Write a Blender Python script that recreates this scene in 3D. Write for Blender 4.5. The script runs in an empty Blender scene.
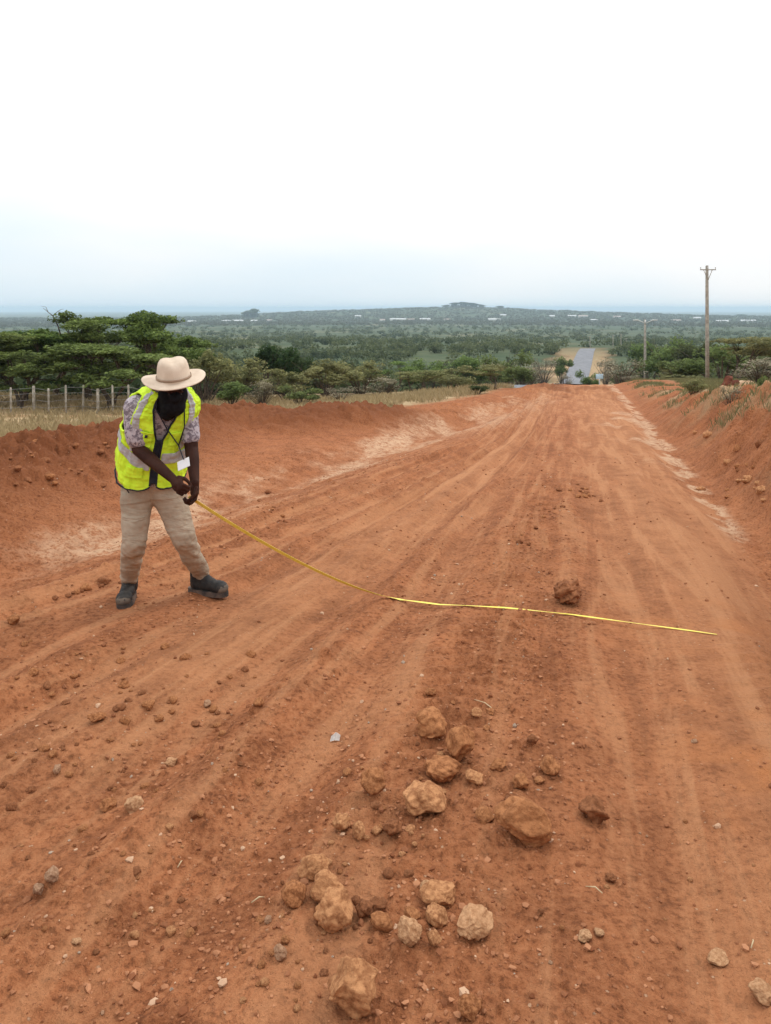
import bpy, bmesh, math, random
import numpy as np
from mathutils import Vector, Matrix

R = math.radians
scene = bpy.context.scene
col = scene.collection

# ------------------------------------------------------------------ camera, sky, sun, exposure
F_PX = 780.0
HORIZON_PX = 308.0            # level camera with its lens shifted down, so uprights stay upright
CAM_Z = 1.7
W_PX, H_PX = 771, 1024
cam_d = bpy.data.cameras.new("camera")
cam_d.sensor_fit = 'VERTICAL'
cam_d.sensor_height = 36.0
cam_d.lens = F_PX * 36.0 / H_PX
cam_d.clip_start = 0.05
cam_d.clip_end = 120000
cam = bpy.data.objects.new("camera", cam_d)
col.objects.link(cam)
cam.location = (0, 0, CAM_Z)
cam_d.shift_y = -(H_PX / 2 - HORIZON_PX) / H_PX
cam.rotation_euler = (R(90), 0, 0)
scene.camera = cam

SUN_EL, SUN_AZ = R(46), R(58)          # azimuth clockwise from +Y (the viewing direction)
world = bpy.data.worlds.new("World")
scene.world = world
world.use_nodes = True
wn = world.node_tree.nodes
wl = world.node_tree.links
wn.clear()
w_out = wn.new("ShaderNodeOutputWorld")
sky = wn.new("ShaderNodeTexSky")
sky.sky_type = 'NISHITA'
sky.sun_disc = False
sky.sun_elevation = SUN_EL
sky.sun_rotation = SUN_AZ
bg_sky = wn.new("ShaderNodeBackground")
bg_sky.inputs[1].default_value = 0.12
wl.new(sky.outputs[0], bg_sky.inputs[0])
bg_cloud = wn.new("ShaderNodeBackground")     # the bright overcast layer
bg_cloud.inputs[1].default_value = 1.10
tc = wn.new("ShaderNodeTexCoord")
sep = wn.new("ShaderNodeSeparateXYZ")
wl.new(tc.outputs['Generated'], sep.inputs[0])
mp = wn.new("ShaderNodeMapping")
mp.inputs['Scale'].default_value = (1.6, 1.6, 7.0)
wl.new(tc.outputs['Generated'], mp.inputs[0])
cn = wn.new("ShaderNodeTexNoise")
cn.inputs['Scale'].default_value = 1.7
cn.inputs['Detail'].default_value = 5
cn.inputs['Roughness'].default_value = 0.5
wl.new(mp.outputs[0], cn.inputs['Vector'])
# height above the horizon disturbed by the cloud noise, then a ramp from pale blue to white
m1 = wn.new("ShaderNodeMath"); m1.operation = 'MULTIPLY_ADD'
wl.new(cn.outputs['Fac'], m1.inputs[0]); m1.inputs[1].default_value = 0.17
wl.new(sep.outputs['Z'], m1.inputs[2])
m2 = wn.new("ShaderNodeMath"); m2.operation = 'MULTIPLY_ADD'
wl.new(sep.outputs['X'], m2.inputs[0]); m2.inputs[1].default_value = 0.10
wl.new(m1.outputs[0], m2.inputs[2])
ramp = wn.new("ShaderNodeValToRGB")
ramp.color_ramp.elements[0].position = 0.05
ramp.color_ramp.elements[0].color = (0.74, 0.87, 0.97, 1)
ramp.color_ramp.elements[1].position = 0.175
ramp.color_ramp.elements[1].color = (0.98, 0.99, 1.0, 1)
e = ramp.color_ramp.elements.new(0.115)
e.color = (0.84, 0.93, 0.985, 1)
wl.new(m2.outputs[0], ramp.inputs[0])
wl.new(ramp.outputs[0], bg_cloud.inputs[0])
zr = wn.new("ShaderNodeMapRange")
zr.inputs[1].default_value = 0.0; zr.inputs[2].default_value = 1.0
zr.inputs[3].default_value = 1.22; zr.inputs[4].default_value = 2.35
wl.new(sep.outputs['Z'], zr.inputs[0])
wl.new(zr.outputs[0], bg_cloud.inputs[1])
mixw = wn.new("ShaderNodeMixShader")
mixw.inputs[0].default_value = 0.93
wl.new(bg_sky.outputs[0], mixw.inputs[1])
wl.new(bg_cloud.outputs[0], mixw.inputs[2])
wl.new(mixw.outputs[0], w_out.inputs[0])

sun_d = bpy.data.lights.new("sun", 'SUN')
sun_d.energy = 1.1
sun_d.angle = R(10)
sun_d.color = (1.0, 0.95, 0.87)
sun = bpy.data.objects.new("sun", sun_d)
col.objects.link(sun)
sdir = Vector((math.sin(SUN_AZ) * math.cos(SUN_EL), math.cos(SUN_AZ) * math.cos(SUN_EL), math.sin(SUN_EL)))
sun.rotation_euler = sdir.to_track_quat('Z', 'Y').to_euler()
sun.location = (0, 0, 60)

vs = scene.view_settings
vs.view_transform = 'Standard'
vs.look = 'None'
vs.exposure = -0.27
vs.gamma = 1.0
vs.use_curve_mapping = False
scene.cycles.use_denoising = True
scene.cycles.max_bounces = 6
scene.cycles.diffuse_bounces = 3
scene.cycles.transmission_bounces = 3
scene.cycles.transparent_max_bounces = 8
scene.cycles.volume_bounces = 2

# ------------------------------------------------------------------ helpers
def _h(ix, iy, seed):
    h = (ix.astype(np.int64) * 374761393 + iy.astype(np.int64) * 668265263 + seed * 1442695041) & 0xFFFFFFFF
    h = ((h ^ (h >> 13)) * 1274126177) & 0xFFFFFFFF
    h = (h ^ (h >> 16)) & 0xFFFFFFFF
    return h

def perlin(x, y, seed=0):
    x = np.asarray(x, float); y = np.asarray(y, float)
    xi = np.floor(x); yi = np.floor(y)
    fx = x - xi; fy = y - yi
    u = fx * fx * fx * (fx * (fx * 6 - 15) + 10)
    v = fy * fy * fy * (fy * (fy * 6 - 15) + 10)
    def g(ox, oy):
        a = _h(xi + ox, yi + oy, seed) * (2 * math.pi / 4294967296.0)
        return np.cos(a) * (fx - ox) + np.sin(a) * (fy - oy)
    n00, n10, n01, n11 = g(0, 0), g(1, 0), g(0, 1), g(1, 1)
    return 1.5 * ((n00 * (1 - u) + n10 * u) * (1 - v) + (n01 * (1 - u) + n11 * u) * v)

def fbm(x, y, octs=4, seed=0, gain=0.5, lac=2.03):
    s = 0.0; a = 1.0; t = 0.0
    for i in range(octs):
        s = s + a * perlin(x, y, seed + i * 17); t += a
        x = np.asarray(x) * lac + 13.7; y = np.asarray(y) * lac - 7.1; a *= gain
    return s / t

def lumps(x, y, cell, seed, dens, rmin, rmax):
    """height of half buried round clods scattered one to a cell"""
    u = x / cell; v = y / cell
    xi = np.floor(u); yi = np.floor(v); h = np.zeros(np.shape(x))
    for ox in (-1, 0, 1):
        for oy in (-1, 0, 1):
            k = _h(xi + ox, yi + oy, seed) / 4294967296.0
            k2 = _h(xi + ox, yi + oy, seed + 11) / 4294967296.0
            k3 = _h(xi + ox, yi + oy, seed + 23) / 4294967296.0
            k4 = _h(xi + ox, yi + oy, seed + 37) / 4294967296.0
            rad = np.where(k3 < dens, rmin + (rmax - rmin) * k4 ** 2.5, 0)
            a = k4 * 40.0; dx = (u - xi - ox - k) * cell; dy = (v - yi - oy - k2) * cell
            e1 = dx * np.cos(a) + dy * np.sin(a); e2 = (dy * np.cos(a) - dx * np.sin(a)) * (1.0 + 0.7 * k)
            h = np.maximum(h, np.sqrt(np.maximum(rad * rad - e1 * e1 - e2 * e2, 0)))
    return h

def sstep(a, b, x):
    t = np.clip((np.asarray(x, float) - a) / (b - a), 0, 1)
    return t * t * (3 - 2 * t)

def px_dir(px, py):
    return Vector(((px - W_PX / 2) / F_PX, 1.0, (HORIZON_PX - py) / F_PX))

def at(px, py, Y):
    """the point seen at a pixel, on the upright plane y = Y"""
    d = px_dir(px, py)
    k = Y / d.y
    return Vector((d.x * k, Y, CAM_Z + d.z * k))

def np_mesh(name, verts, faces, smooth=True):
    me = bpy.data.meshes.new(name)
    verts = np.asarray(verts, np.float32); faces = np.asarray(faces, np.int32)
    nf, k = faces.shape
    me.vertices.add(len(verts)); me.vertices.foreach_set("co", verts.ravel())
    me.loops.add(nf * k); me.loops.foreach_set("vertex_index", faces.ravel())
    me.polygons.add(nf)
    me.polygons.foreach_set("loop_start", np.arange(0, nf * k, k, dtype=np.int32))
    me.polygons.foreach_set("loop_total", np.full(nf, k, np.int32))
    me.polygons.foreach_set("use_smooth", np.full(nf, smooth, bool))
    me.update(calc_edges=True)
    return me

def add_attr(me, name, data):
    """one colour attribute per vertex"""
    a = me.attributes.new(name, 'FLOAT_COLOR', 'POINT')
    d = np.ones((len(me.vertices), 4), np.float32)
    d[:, :data.shape[1]] = data
    a.data.foreach_set("color", d.ravel())

def link(name, me, mat=None, parent=None):
    o = bpy.data.objects.new(name, me)
    col.objects.link(o)
    if mat is not None and me is not None:
        if len(me.materials) == 0:
            me.materials.append(mat)
    if parent is not None:
        o.parent = parent
    return o

def tag(o, label=None, cat=None, group=None, kind=None):
    if label: o["label"] = label
    if cat: o["category"] = cat
    if group: o["group"] = group
    if kind: o["kind"] = kind
    return o

def empty(name, loc, rz=0.0):
    o = bpy.data.objects.new(name, None)
    col.objects.link(o)
    o.empty_display_size = 0.2
    o.location = loc
    o.rotation_euler = (0, 0, rz)
    return o

def copy_tree(o, parent=None):
    c = o.copy()
    col.objects.link(c)
    if parent is not None:
        c.parent = parent
    for ch in list(o.children):
        copy_tree(ch, c)
    return c

def bm_obj(name, bm, mat=None, parent=None, smooth=True):
    me = bpy.data.meshes.new(name)
    bmesh.ops.recalc_face_normals(bm, faces=bm.faces)
    for f in bm.faces: f.smooth = smooth
    bm.to_mesh(me); bm.free()
    return link(name, me, mat, parent)

def tube(bm, pts, radii, seg=10, cap=True, flat=1.0):
    """a swept tube with one radius per point"""
    pts = [Vector(p) for p in pts]
    rings = []
    ref = Vector((0.13, 0.31, 0.94)).normalized()
    for i, p in enumerate(pts):
        t = (pts[min(i + 1, len(pts) - 1)] - pts[max(i - 1, 0)]).normalized()
        a = t.cross(ref)
        if a.length < 0.15: a = t.cross(Vector((1, 0, 0)))
        a.normalize(); b = t.cross(a)
        rings.append([bm.verts.new(p + a * (radii[i] * math.cos(2 * math.pi * k / seg)) + b * (radii[i] * flat * math.sin(2 * math.pi * k / seg))) for k in range(seg)])
    for i in range(len(rings) - 1):
        for k in range(seg):
            bm.faces.new((rings[i][k], rings[i][(k + 1) % seg], rings[i + 1][(k + 1) % seg], rings[i + 1][k]))
    if cap:
        bm.faces.new(rings[0][::-1]); bm.faces.new(rings[-1])

def ball(bm, c, rad, rot=None, sub=3):
    m = Matrix.Translation(Vector(c))
    if rot is not None: m = m @ rot.to_4x4()
    if not hasattr(rad, '__len__'): rad = (rad, rad, rad)
    m = m @ Matrix.Diagonal((rad[0], rad[1], rad[2], 1))
    bmesh.ops.create_icosphere(bm, subdivisions=sub, radius=1, matrix=m)

def limb(bm, p0, r0, p1, r1, seg=16):
    """a tapered limb with round ends"""
    p0 = Vector(p0); p1 = Vector(p1)
    d = (p1 - p0); L = d.length; d.normalize()
    pts = []; rr = []
    for k in range(5):
        a = math.pi / 2 * (1 - k / 4.0)
        pts.append(p0 - d * r0 * math.sin(a)); rr.append(max(r0 * math.cos(a), 0.0004))
    pts.append(p0 + d * L * 0.5); rr.append((r0 + r1) / 2)
    for k in range(5):
        a = math.pi / 2 * (k / 4.0)
        pts.append(p1 + d * r1 * math.sin(a)); rr.append(max(r1 * math.cos(a), 0.0004))
    tube(bm, pts, rr, seg)

def box(bm, c, size, rot=None):
    m = Matrix.Translation(Vector(c))
    if rot is not None: m = m @ rot.to_4x4()
    bmesh.ops.create_cube(bm, size=1, matrix=m @ Matrix.Diagonal((size[0], size[1], size[2], 1)))

def remeshed(name, bm, voxel, mat, parent=None, smooth_it=4, noise=None):
    """melt overlapping solids into one continuous skin"""
    me = bpy.data.meshes.new(name)
    bmesh.ops.recalc_face_normals(bm, faces=bm.faces)
    bm.to_mesh(me); bm.free()
    o = bpy.data.objects.new("melt", me)
    col.objects.link(o)
    m = o.modifiers.new("r", 'REMESH'); m.mode = 'VOXEL'; m.voxel_size = voxel
    s = o.modifiers.new("s", 'SMOOTH'); s.factor = 0.5; s.iterations = smooth_it
    dg = bpy.context.evaluated_depsgraph_get()
    me2 = bpy.data.meshes.new_from_object(o.evaluated_get(dg))
    bpy.data.objects.remove(o); bpy.data.meshes.remove(me)
    me2.name = name
    if noise is not None:
        n = len(me2.vertices)
        co = np.empty(n * 3, np.float32); me2.vertices.foreach_get("co", co); co = co.reshape(-1, 3)
        no = np.empty(n * 3, np.float32); me2.vertex_normals.foreach_get("vector", no); no = no.reshape(-1, 3)
        co = co + no * noise(co)[:, None]
        me2.vertices.foreach_set("co", co.astype(np.float32).ravel())
    me2.polygons.foreach_set("use_smooth", np.ones(len(me2.polygons), bool))
    me2.update()
    return link(name, me2, mat, parent)

# ---- materials
def mat_new(name):
    m = bpy.data.materials.new(name)
    m.use_nodes = True
    nt = m.node_tree
    b = nt.nodes["Principled BSDF"]
    b.inputs['Specular IOR Level'].default_value = 0.25
    b.inputs['Roughness'].default_value = 0.85
    return m, nt, b

class NT:
    """short-hand for building node graphs"""
    def __init__(s, nt): s.nt = nt
    def coord(s, out='Object'):
        return s.nt.nodes.new("ShaderNodeTexCoord").outputs[out]
    def mapv(s, v, scale):
        n = s.nt.nodes.new("ShaderNodeMapping"); n.inputs['Scale'].default_value = scale
        s.nt.links.new(v, n.inputs[0]); return n.outputs[0]
    def noise(s, v, scale, detail=4, rough=0.55, dist=0.0):
        n = s.nt.nodes.new("ShaderNodeTexNoise")
        n.inputs['Scale'].default_value = scale; n.inputs['Detail'].default_value = detail
        n.inputs['Roughness'].default_value = rough; n.inputs['Distortion'].default_value = dist
        s.nt.links.new(v, n.inputs['Vector']); return n.outputs['Fac']
    def voro(s, v, scale, out='Distance', rnd=1.0):
        n = s.nt.nodes.new("ShaderNodeTexVoronoi"); n.inputs['Scale'].default_value = scale
        n.inputs['Randomness'].default_value = rnd
        s.nt.links.new(v, n.inputs['Vector']); return n.outputs[out]
    def rng(s, v, a, b, lo=0.0, hi=1.0):
        n = s.nt.nodes.new("ShaderNodeMapRange"); n.interpolation_type = 'SMOOTHSTEP'
        n.inputs[1].default_value = a; n.inputs[2].default_value = b
        n.inputs[3].default_value = lo; n.inputs[4].default_value = hi
        s.nt.links.new(v, n.inputs[0]); return n.outputs[0]
    def math(s, op, a, b):
        n = s.nt.nodes.new("ShaderNodeMath"); n.operation = op
        for i, x in enumerate((a, b)):
            if isinstance(x, (int, float)): n.inputs[i].default_value = x
            else: s.nt.links.new(x, n.inputs[i])
        return n.outputs[0]
    def mix(s, f, a, b):
        n = s.nt.nodes.new("ShaderNodeMix"); n.data_type = 'RGBA'
        for i, x in ((0, f), (6, a), (7, b)):
            if isinstance(x, (int, float)): n.inputs[i].default_value = x
            elif isinstance(x, tuple): n.inputs[i].default_value = (*x, 1)
            else: s.nt.links.new(x, n.inputs[i])
        return n.outputs[2]
    def attr(s, name):
        n = s.nt.nodes.new("ShaderNodeAttribute"); n.attribute_name = name
        sp = s.nt.nodes.new("ShaderNodeSeparateColor"); s.nt.links.new(n.outputs['Color'], sp.inputs[0])
        return sp.outputs[0], sp.outputs[1], sp.outputs[2]
    def objrand(s):
        return s.nt.nodes.new("ShaderNodeObjectInfo").outputs['Random']
    def bump(s, h, dist, strength=1.0, nrm=None):
        n = s.nt.nodes.new("ShaderNodeBump"); n.inputs['Distance'].default_value = dist
        n.inputs['Strength'].default_value = strength
        s.nt.links.new(h, n.inputs['Height'])
        if nrm is not None: s.nt.links.new(nrm, n.inputs['Normal'])
        return n.outputs[0]
    def to(s, v, sock): s.nt.links.new(v, sock)

def ground_mat():
    m, nt, b = mat_new("red_earth")
    t = NT(nt); P = t.coord('Object')
    pale, dry, veg = t.attr("mask_a")
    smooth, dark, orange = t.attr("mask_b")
    n_big = t.noise(P, 0.45, 5, 0.6)
    n_mid = t.noise(P, 4.0, 7, 0.62)
    n_fine = t.noise(P, 34.0, 6, 0.7)
    ta = nt.nodes.new("ShaderNodeAttribute"); ta.attribute_name = "track"
    streak = t.noise(t.mapv(ta.outputs['Vector'], (4.6, 0.40, 0.0)), 1.0, 6, 0.64, 0.5)
    streak2 = t.noise(t.mapv(ta.outputs['Vector'], (19.0, 1.2, 0.0)), 1.0, 4, 0.6, 0.4)
    sx_ = nt.nodes.new("ShaderNodeSeparateXYZ"); nt.links.new(ta.outputs['Vector'], sx_.inputs[0]); onroad = sx_.outputs[2]
    c = t.mix(t.rng(n_mid, 0.33, 0.68), (0.215, 0.070, 0.027), (0.372, 0.134, 0.055))
    c = t.mix(t.rng(n_big, 0.40, 0.70, 0.0, 0.45), c, (0.425, 0.174, 0.076))
    c = t.mix(t.math('MULTIPLY', t.rng(n_fine, 0.40, 0.66), 0.40), c, (0.51, 0.228, 0.106))
    c = t.mix(t.math('MULTIPLY', t.rng(n_fine, 0.50, 0.34), 0.65), c, (0.115, 0.042, 0.019))
    c = t.mix(t.math('MULTIPLY', t.math('MULTIPLY', onroad, t.rng(streak, 0.47, 0.62)), t.rng(smooth, 0.0, 0.8, 0.45, 0.65)), c, (0.51, 0.245, 0.118))
    c = t.mix(t.math('MULTIPLY', t.math('MULTIPLY', onroad, t.rng(streak, 0.47, 0.36)), 0.42), c, (0.190, 0.068, 0.029))
    c = t.mix(t.math('MULTIPLY', t.math('MULTIPLY', onroad, t.rng(streak2, 0.46, 0.34)), t.rng(smooth, 0.0, 0.8, 0.08, 0.26)), c, (0.17, 0.060, 0.026))
    # smoothed wheel lanes are dustier and lighter
    c = t.mix(t.math('MULTIPLY', smooth, t.rng(n_mid, 0.25, 0.8, 0.30, 0.65)), c, (0.46, 0.218, 0.104))
    c = t.mix(t.math('MULTIPLY', orange, t.rng(n_mid, 0.35, 0.65, 0.2, 0.9)), c, (0.46, 0.175, 0.062))
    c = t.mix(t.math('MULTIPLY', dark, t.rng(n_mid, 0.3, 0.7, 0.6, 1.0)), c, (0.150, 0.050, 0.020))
    n_lumpc = t.noise(P, 9.0, 6, 0.65)
    # chalky spill
    pn = t.rng(t.math('ADD', t.math('MULTIPLY', pale, 1.0), t.math('MULTIPLY', t.math('SUBTRACT', n_mid, 0.5), 0.8)), 0.28, 1.05)
    pn = t.math('MULTIPLY', pn, t.rng(t.math('ADD', t.math('MULTIPLY', n_lumpc, 0.6), t.math('MULTIPLY', n_fine, 0.4)), 0.40, 0.56, 0.15, 1.0))
    c = t.mix(pn, c, (0.56, 0.36, 0.225))
    # clumps on the banks: darker crusts and drier crumbs
    # pale grit speckles
    vc = t.voro(P, 46.0, 'Distance')
    vcol = nt.nodes.new("ShaderNodeTexVoronoi"); vcol.inputs['Scale'].default_value = 46.0
    nt.links.new(P, vcol.inputs['Vector'])
    sp = nt.nodes.new("ShaderNodeSeparateColor"); nt.links.new(vcol.outputs['Color'], sp.inputs[0])
    speck = t.math('MULTIPLY', t.rng(vc, 0.30, 0.16), t.math('GREATER_THAN', sp.outputs[0], 0.90))
    c = t.mix(t.math('MULTIPLY', speck, t.math('MULTIPLY', sp.outputs[1], 0.7)), c, (0.56, 0.36, 0.23))
    # dry grass ground and green ground cover farther away
    gn = t.noise(P, 1.3, 6, 0.7)
    dryc = t.mix(t.rng(gn, 0.3, 0.7), (0.30, 0.195, 0.100), (0.47, 0.36, 0.21))
    c = t.mix(t.math('MULTIPLY', dry, t.rng(gn, 0.2, 0.6, 0.55, 1.0)), c, dryc)
    vn = t.noise(P, 0.035, 9, 0.66)
    vegc = t.mix(t.rng(vn, 0.35, 0.66), (0.040, 0.068, 0.032), (0.090, 0.110, 0.055))
    vn2 = t.noise(P, 0.006, 7, 0.6)
    vegc = t.mix(t.rng(t.noise(P, 0.011, 7, 0.62), 0.52, 0.66, 0.0, 0.7), vegc, (0.215, 0.190, 0.105))
    c = t.mix(veg, c, vegc)
    t.to(c, b.inputs['Base Color'])
    b.inputs['Roughness'].default_value = 0.95
    b.inputs['Specular IOR Level'].default_value = 0.12
    near = t.math('SUBTRACT', 1.0, veg)
    n_lump = t.noise(P, 14.0, 6, 0.62)
    g0 = t.bump(n_lump, 0.035, 0.8)
    g1 = t.bump(n_fine, 0.014, 1.0, g0)
    n_gr = t.noise(P, 120.0, 3, 0.6)
    g2 = t.bump(n_gr, 0.005, 0.9, g1)
    g3 = t.bump(t.math('MULTIPLY', speck, 1.0), 0.006, 0.6, g2)
    t.to(g3, b.inputs['Normal'])
    return m

def simple_mat(name, c1, c2, scale=8, rough=0.85, bump=0.0, bscale=None, spec=0.2, coord='Object', detail=5, lo=.35, hi=.65):
    m, nt, b = mat_new(name)
    t = NT(nt); P = t.coord(coord)
    n = t.noise(P, scale, detail, 0.6)
    t.to(t.mix(t.rng(n, lo, hi), c1, c2), b.inputs['Base Color'])
    b.inputs['Roughness'].default_value = rough
    b.inputs['Specular IOR Level'].default_value = spec
    if bump:
        t.to(t.bump(t.noise(P, bscale or scale * 3, 5, 0.6), bump, 0.8), b.inputs['Normal'])
    return m

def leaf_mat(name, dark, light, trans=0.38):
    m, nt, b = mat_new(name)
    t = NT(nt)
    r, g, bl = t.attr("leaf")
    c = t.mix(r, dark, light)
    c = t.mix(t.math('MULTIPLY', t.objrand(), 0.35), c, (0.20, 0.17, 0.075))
    t.to(c, b.inputs['Base Color'])
    b.inputs['Roughness'].default_value = 0.7
    b.inputs['Specular IOR Level'].default_value = 0.2
    tr = nt.nodes.new("ShaderNodeBsdfTranslucent")
    nt.links.new(c, tr.inputs[0])
    mx = nt.nodes.new("ShaderNodeMixShader"); mx.inputs[0].default_value = trans
    nt.links.new(b.outputs[0], mx.inputs[1]); nt.links.new(tr.outputs[0], mx.inputs[2])
    nt.links.new(mx.outputs[0], nt.nodes["Material Output"].inputs[0])
    return m

def rock_mat(name, c1, c2, dust):
    m, nt, b = mat_new(name)
    t = NT(nt); P = t.coord('Object')
    oi = t.objrand()
    n = t.noise(P, 2.6, 7, 0.65)
    c = t.mix(t.rng(n, 0.36, 0.62), c1, c2)
    c = t.mix(t.math('MULTIPLY', oi, 0.3), c, dust)
    n2 = t.noise(P, 9, 6, 0.65)
    c = t.mix(t.rng(n2, 0.55, 0.72, 0, 0.6), c, dust)
    c = t.mix(t.rng(n2, 0.42, 0.30, 0, 0.65), c, tuple(x * 0.42 for x in c1))
    t.to(c, b.inputs['Base Color'])
    b.inputs['Roughness'].default_value = 0.95
    b.inputs['Specular IOR Level'].default_value = 0.12
    g1 = t.bump(t.noise(P, 9, 8, 0.70), 0.006, 0.8)
    g2 = t.bump(t.noise(P, 40, 4, 0.6), 0.0010, 0.6, g1)
    t.to(g2, b.inputs['Normal'])
    return m

M = {}
M['earth'] = ground_mat()
M['bark'] = simple_mat("bark", (0.06, 0.045, 0.032), (0.15, 0.115, 0.085), 9, 0.95, 0.02, 30)
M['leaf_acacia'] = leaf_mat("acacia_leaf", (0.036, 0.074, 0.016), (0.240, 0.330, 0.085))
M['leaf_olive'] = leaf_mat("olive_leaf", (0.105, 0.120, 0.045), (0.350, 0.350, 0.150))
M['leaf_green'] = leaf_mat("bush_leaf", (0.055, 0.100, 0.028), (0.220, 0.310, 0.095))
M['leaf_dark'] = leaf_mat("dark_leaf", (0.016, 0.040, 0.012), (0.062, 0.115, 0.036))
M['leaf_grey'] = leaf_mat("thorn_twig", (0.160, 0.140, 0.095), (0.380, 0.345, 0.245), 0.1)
M['straw'] = leaf_mat("straw", (0.25, 0.185, 0.09), (0.50, 0.40, 0.235), 0.3)
M['weed'] = leaf_mat("weed", (0.10, 0.115, 0.045), (0.27, 0.26, 0.125), 0.3)
M['asphalt'] = simple_mat("asphalt", (0.165, 0.17, 0.185), (0.225, 0.23, 0.245), 0.6, 0.9, 0.004, 60)
M['wood_pole'] = simple_mat("pole_wood", (0.27, 0.24, 0.20), (0.43, 0.39, 0.33), 5, 0.9, 0.006, 25)
M['post_wood'] = simple_mat("post_wood", (0.24, 0.21, 0.165), (0.44, 0.40, 0.33), 5, 0.92, 0.006, 25)
M['wire'] = simple_mat("galvanised_wire", (0.22, 0.22, 0.22), (0.34, 0.33, 0.32), 10, 0.6, 0, None, 0.4)
M['ceramic'] = simple_mat("insulator", (0.55, 0.55, 0.53), (0.7, 0.7, 0.68), 10, 0.3, 0, None, 0.5)
M['steel'] = simple_mat("grey_steel", (0.35, 0.36, 0.36), (0.5, 0.5, 0.5), 10, 0.5, 0, None, 0.5)
M['rock_red'] = rock_mat("rock_red", (0.185, 0.066, 0.025), (0.430, 0.185, 0.078), (0.46, 0.210, 0.090))
M['rock_tan'] = rock_mat("rock_tan", (0.255, 0.105, 0.045), (0.54, 0.270, 0.125), (0.47, 0.215, 0.094))
M['rock_pale'] = rock_mat("rock_pale", (0.34, 0.170, 0.082), (0.58, 0.340, 0.185), (0.50, 0.255, 0.125))
M['rock_grey'] = rock_mat("rock_grey", (0.28, 0.150, 0.085), (0.44, 0.270, 0.170), (0.44, 0.22, 0.11))
M['rock_dark'] = rock_mat("rock_dark", (0.150, 0.052, 0.022), (0.29, 0.115, 0.050), (0.36, 0.165, 0.080))

# ------------------------------------------------------------------ terrain
_bD = np.array([0, 5, 10, 20, 30, 38, 42, 45, 60, 80, 100, 140, 180, 240, 300, 330, 380, 500, 800, 1200, 1800, 2600, 3600, 6000, 12000, 60000], float)
_bZ = np.array([0, -.29, -.59, -1.19, -1.78, -2.24, -2.45, -2.72, -4.5, -7.0, -9.4, -13.2, -16.0, -16.2, -15.2, -15.5, -17.5, -21, -30, -36, -41, -44, -48, -56, -58, -58], float)
_u = np.linspace(0, math.log(1 + 60000), 6000)
_t = np.interp(np.exp(_u) - 1, _bD, _bZ)
_k = np.hanning(61); _k /= _k.sum()
_ts = np.convolve(np.pad(_t, 30, mode='edge'), _k, 'valid')
_ts = _ts + (0 - _ts[0]) * np.exp(-_u * 8)

def base_z(D):
    return np.interp(np.log(1 + np.maximum(D, 0)), _u, _ts)

def road_edges(y):
    ys = [-12, 0, 10, 20, 29, 42, 60]
    return (np.interp(y, ys, [-8.0, -4.9, -1.2, 2.5, 5.6, 8.4, 12.5]),
            np.interp(y, ys, [-1.8, 1.35, 3.95, 6.55, 8.9, 12.0, 16.6]))

_crest = []
for (px, py, D) in [(-160, 470, 7.2), (0, 441, 9.9), (60, 432, 11.3), (120, 424, 13.0), (170, 410, 15.6), (205, 403.5, 17.2), (250, 402.5, 18.2),
                    (285, 409, 17.6), (330, 402.5, 18.6), (380, 403.5, 20.0), (425, 407.5, 21.6), (470, 401.5, 25.0), (520, 393, 31)]:
    p = at(px, py, D)
    _crest.append((p.x, p.y, p.z - float(base_z(D))))
_crest = [(-7.6, -3.0, 0.55), (-7.0, 3.0, 0.6)] + _crest + [(7.6, 38.0, 0.30)]
_crest = np.array(_crest)

def road_x(y):
    return np.interp(y, [0, 46, 110, 180, 300, 420], [-1.4, 10.0, 26.0, 43.3, 77.0, 112.0])

def track_q(x, y):
    """sideways coordinate that follows the wheel lines: they fan out to the left"""
    d = x - (-0.32 + 0.235 * y)
    k = np.clip(y, 0.5, 16) - 4.47
    return d * np.exp(np.where(d < 0, 0.0747, 0.008) * k)

def crest_dist(x, y):
    """signed distance to the left berm's crest (positive on the road side) and its height there"""
    best = np.full(np.shape(x), 1e9); hh = np.zeros(np.shape(x)); sg = np.zeros(np.shape(x))
    for i in range(len(_crest) - 1):
        ax, ay, ah = _crest[i]; bx, by, bh = _crest[i + 1]
        dx, dy = bx - ax, by - ay; L2 = dx * dx + dy * dy
        t = np.clip(((x - ax) * dx + (y - ay) * dy) / L2, 0, 1)
        qx = ax + t * dx; qy = ay + t * dy
        d = np.hypot(x - qx, y - qy)
        s = np.sign((x - ax) * dy - (y - ay) * dx)
        w = d < best
        best = np.where(w, d, best); hh = np.where(w, ah + t * (bh - ah), hh); sg = np.where(w, s, sg)
    return best * np.where(sg == 0, 1, sg), hh

_rut = [  # wheel lines: sideways track coordinate, depth, width
    (-3.55, 0.045, 0.18), (-2.75, 0.035, 0.2), (-2.25, 0.04, 0.16), (-1.35, 0.03, 0.2), (-0.75, 0.025, 0.18),
    (0.72, 0.028, 0.22), (1.15, 0.022, 0.16), (1.62, 0.032, 0.2), (2.05, 0.02, 0.16)]
_az_px = np.array([-500, -100, 120, 190, 250, 300, 380, 440, 462, 485, 540, 620, 700, 771, 900, 1300], float)
_az_top = np.array([320, 319, 318.5, 317.5, 315.2, 312.2, 309.5, 307.6, 307.0, 308, 310.5, 313.5, 316, 317, 318, 319], float)
_az_top2 = np.array([314, 315, 314, 313.4, 314.5, 316, 317, 317, 317, 317, 317, 316.5, 315, 314.5, 315, 316], float)

def az_of(px, py=316):
    d = px_dir(px, py)
    return math.atan2(d.x, d.y), d.z / math.hypot(d.x, d.y)

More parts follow.
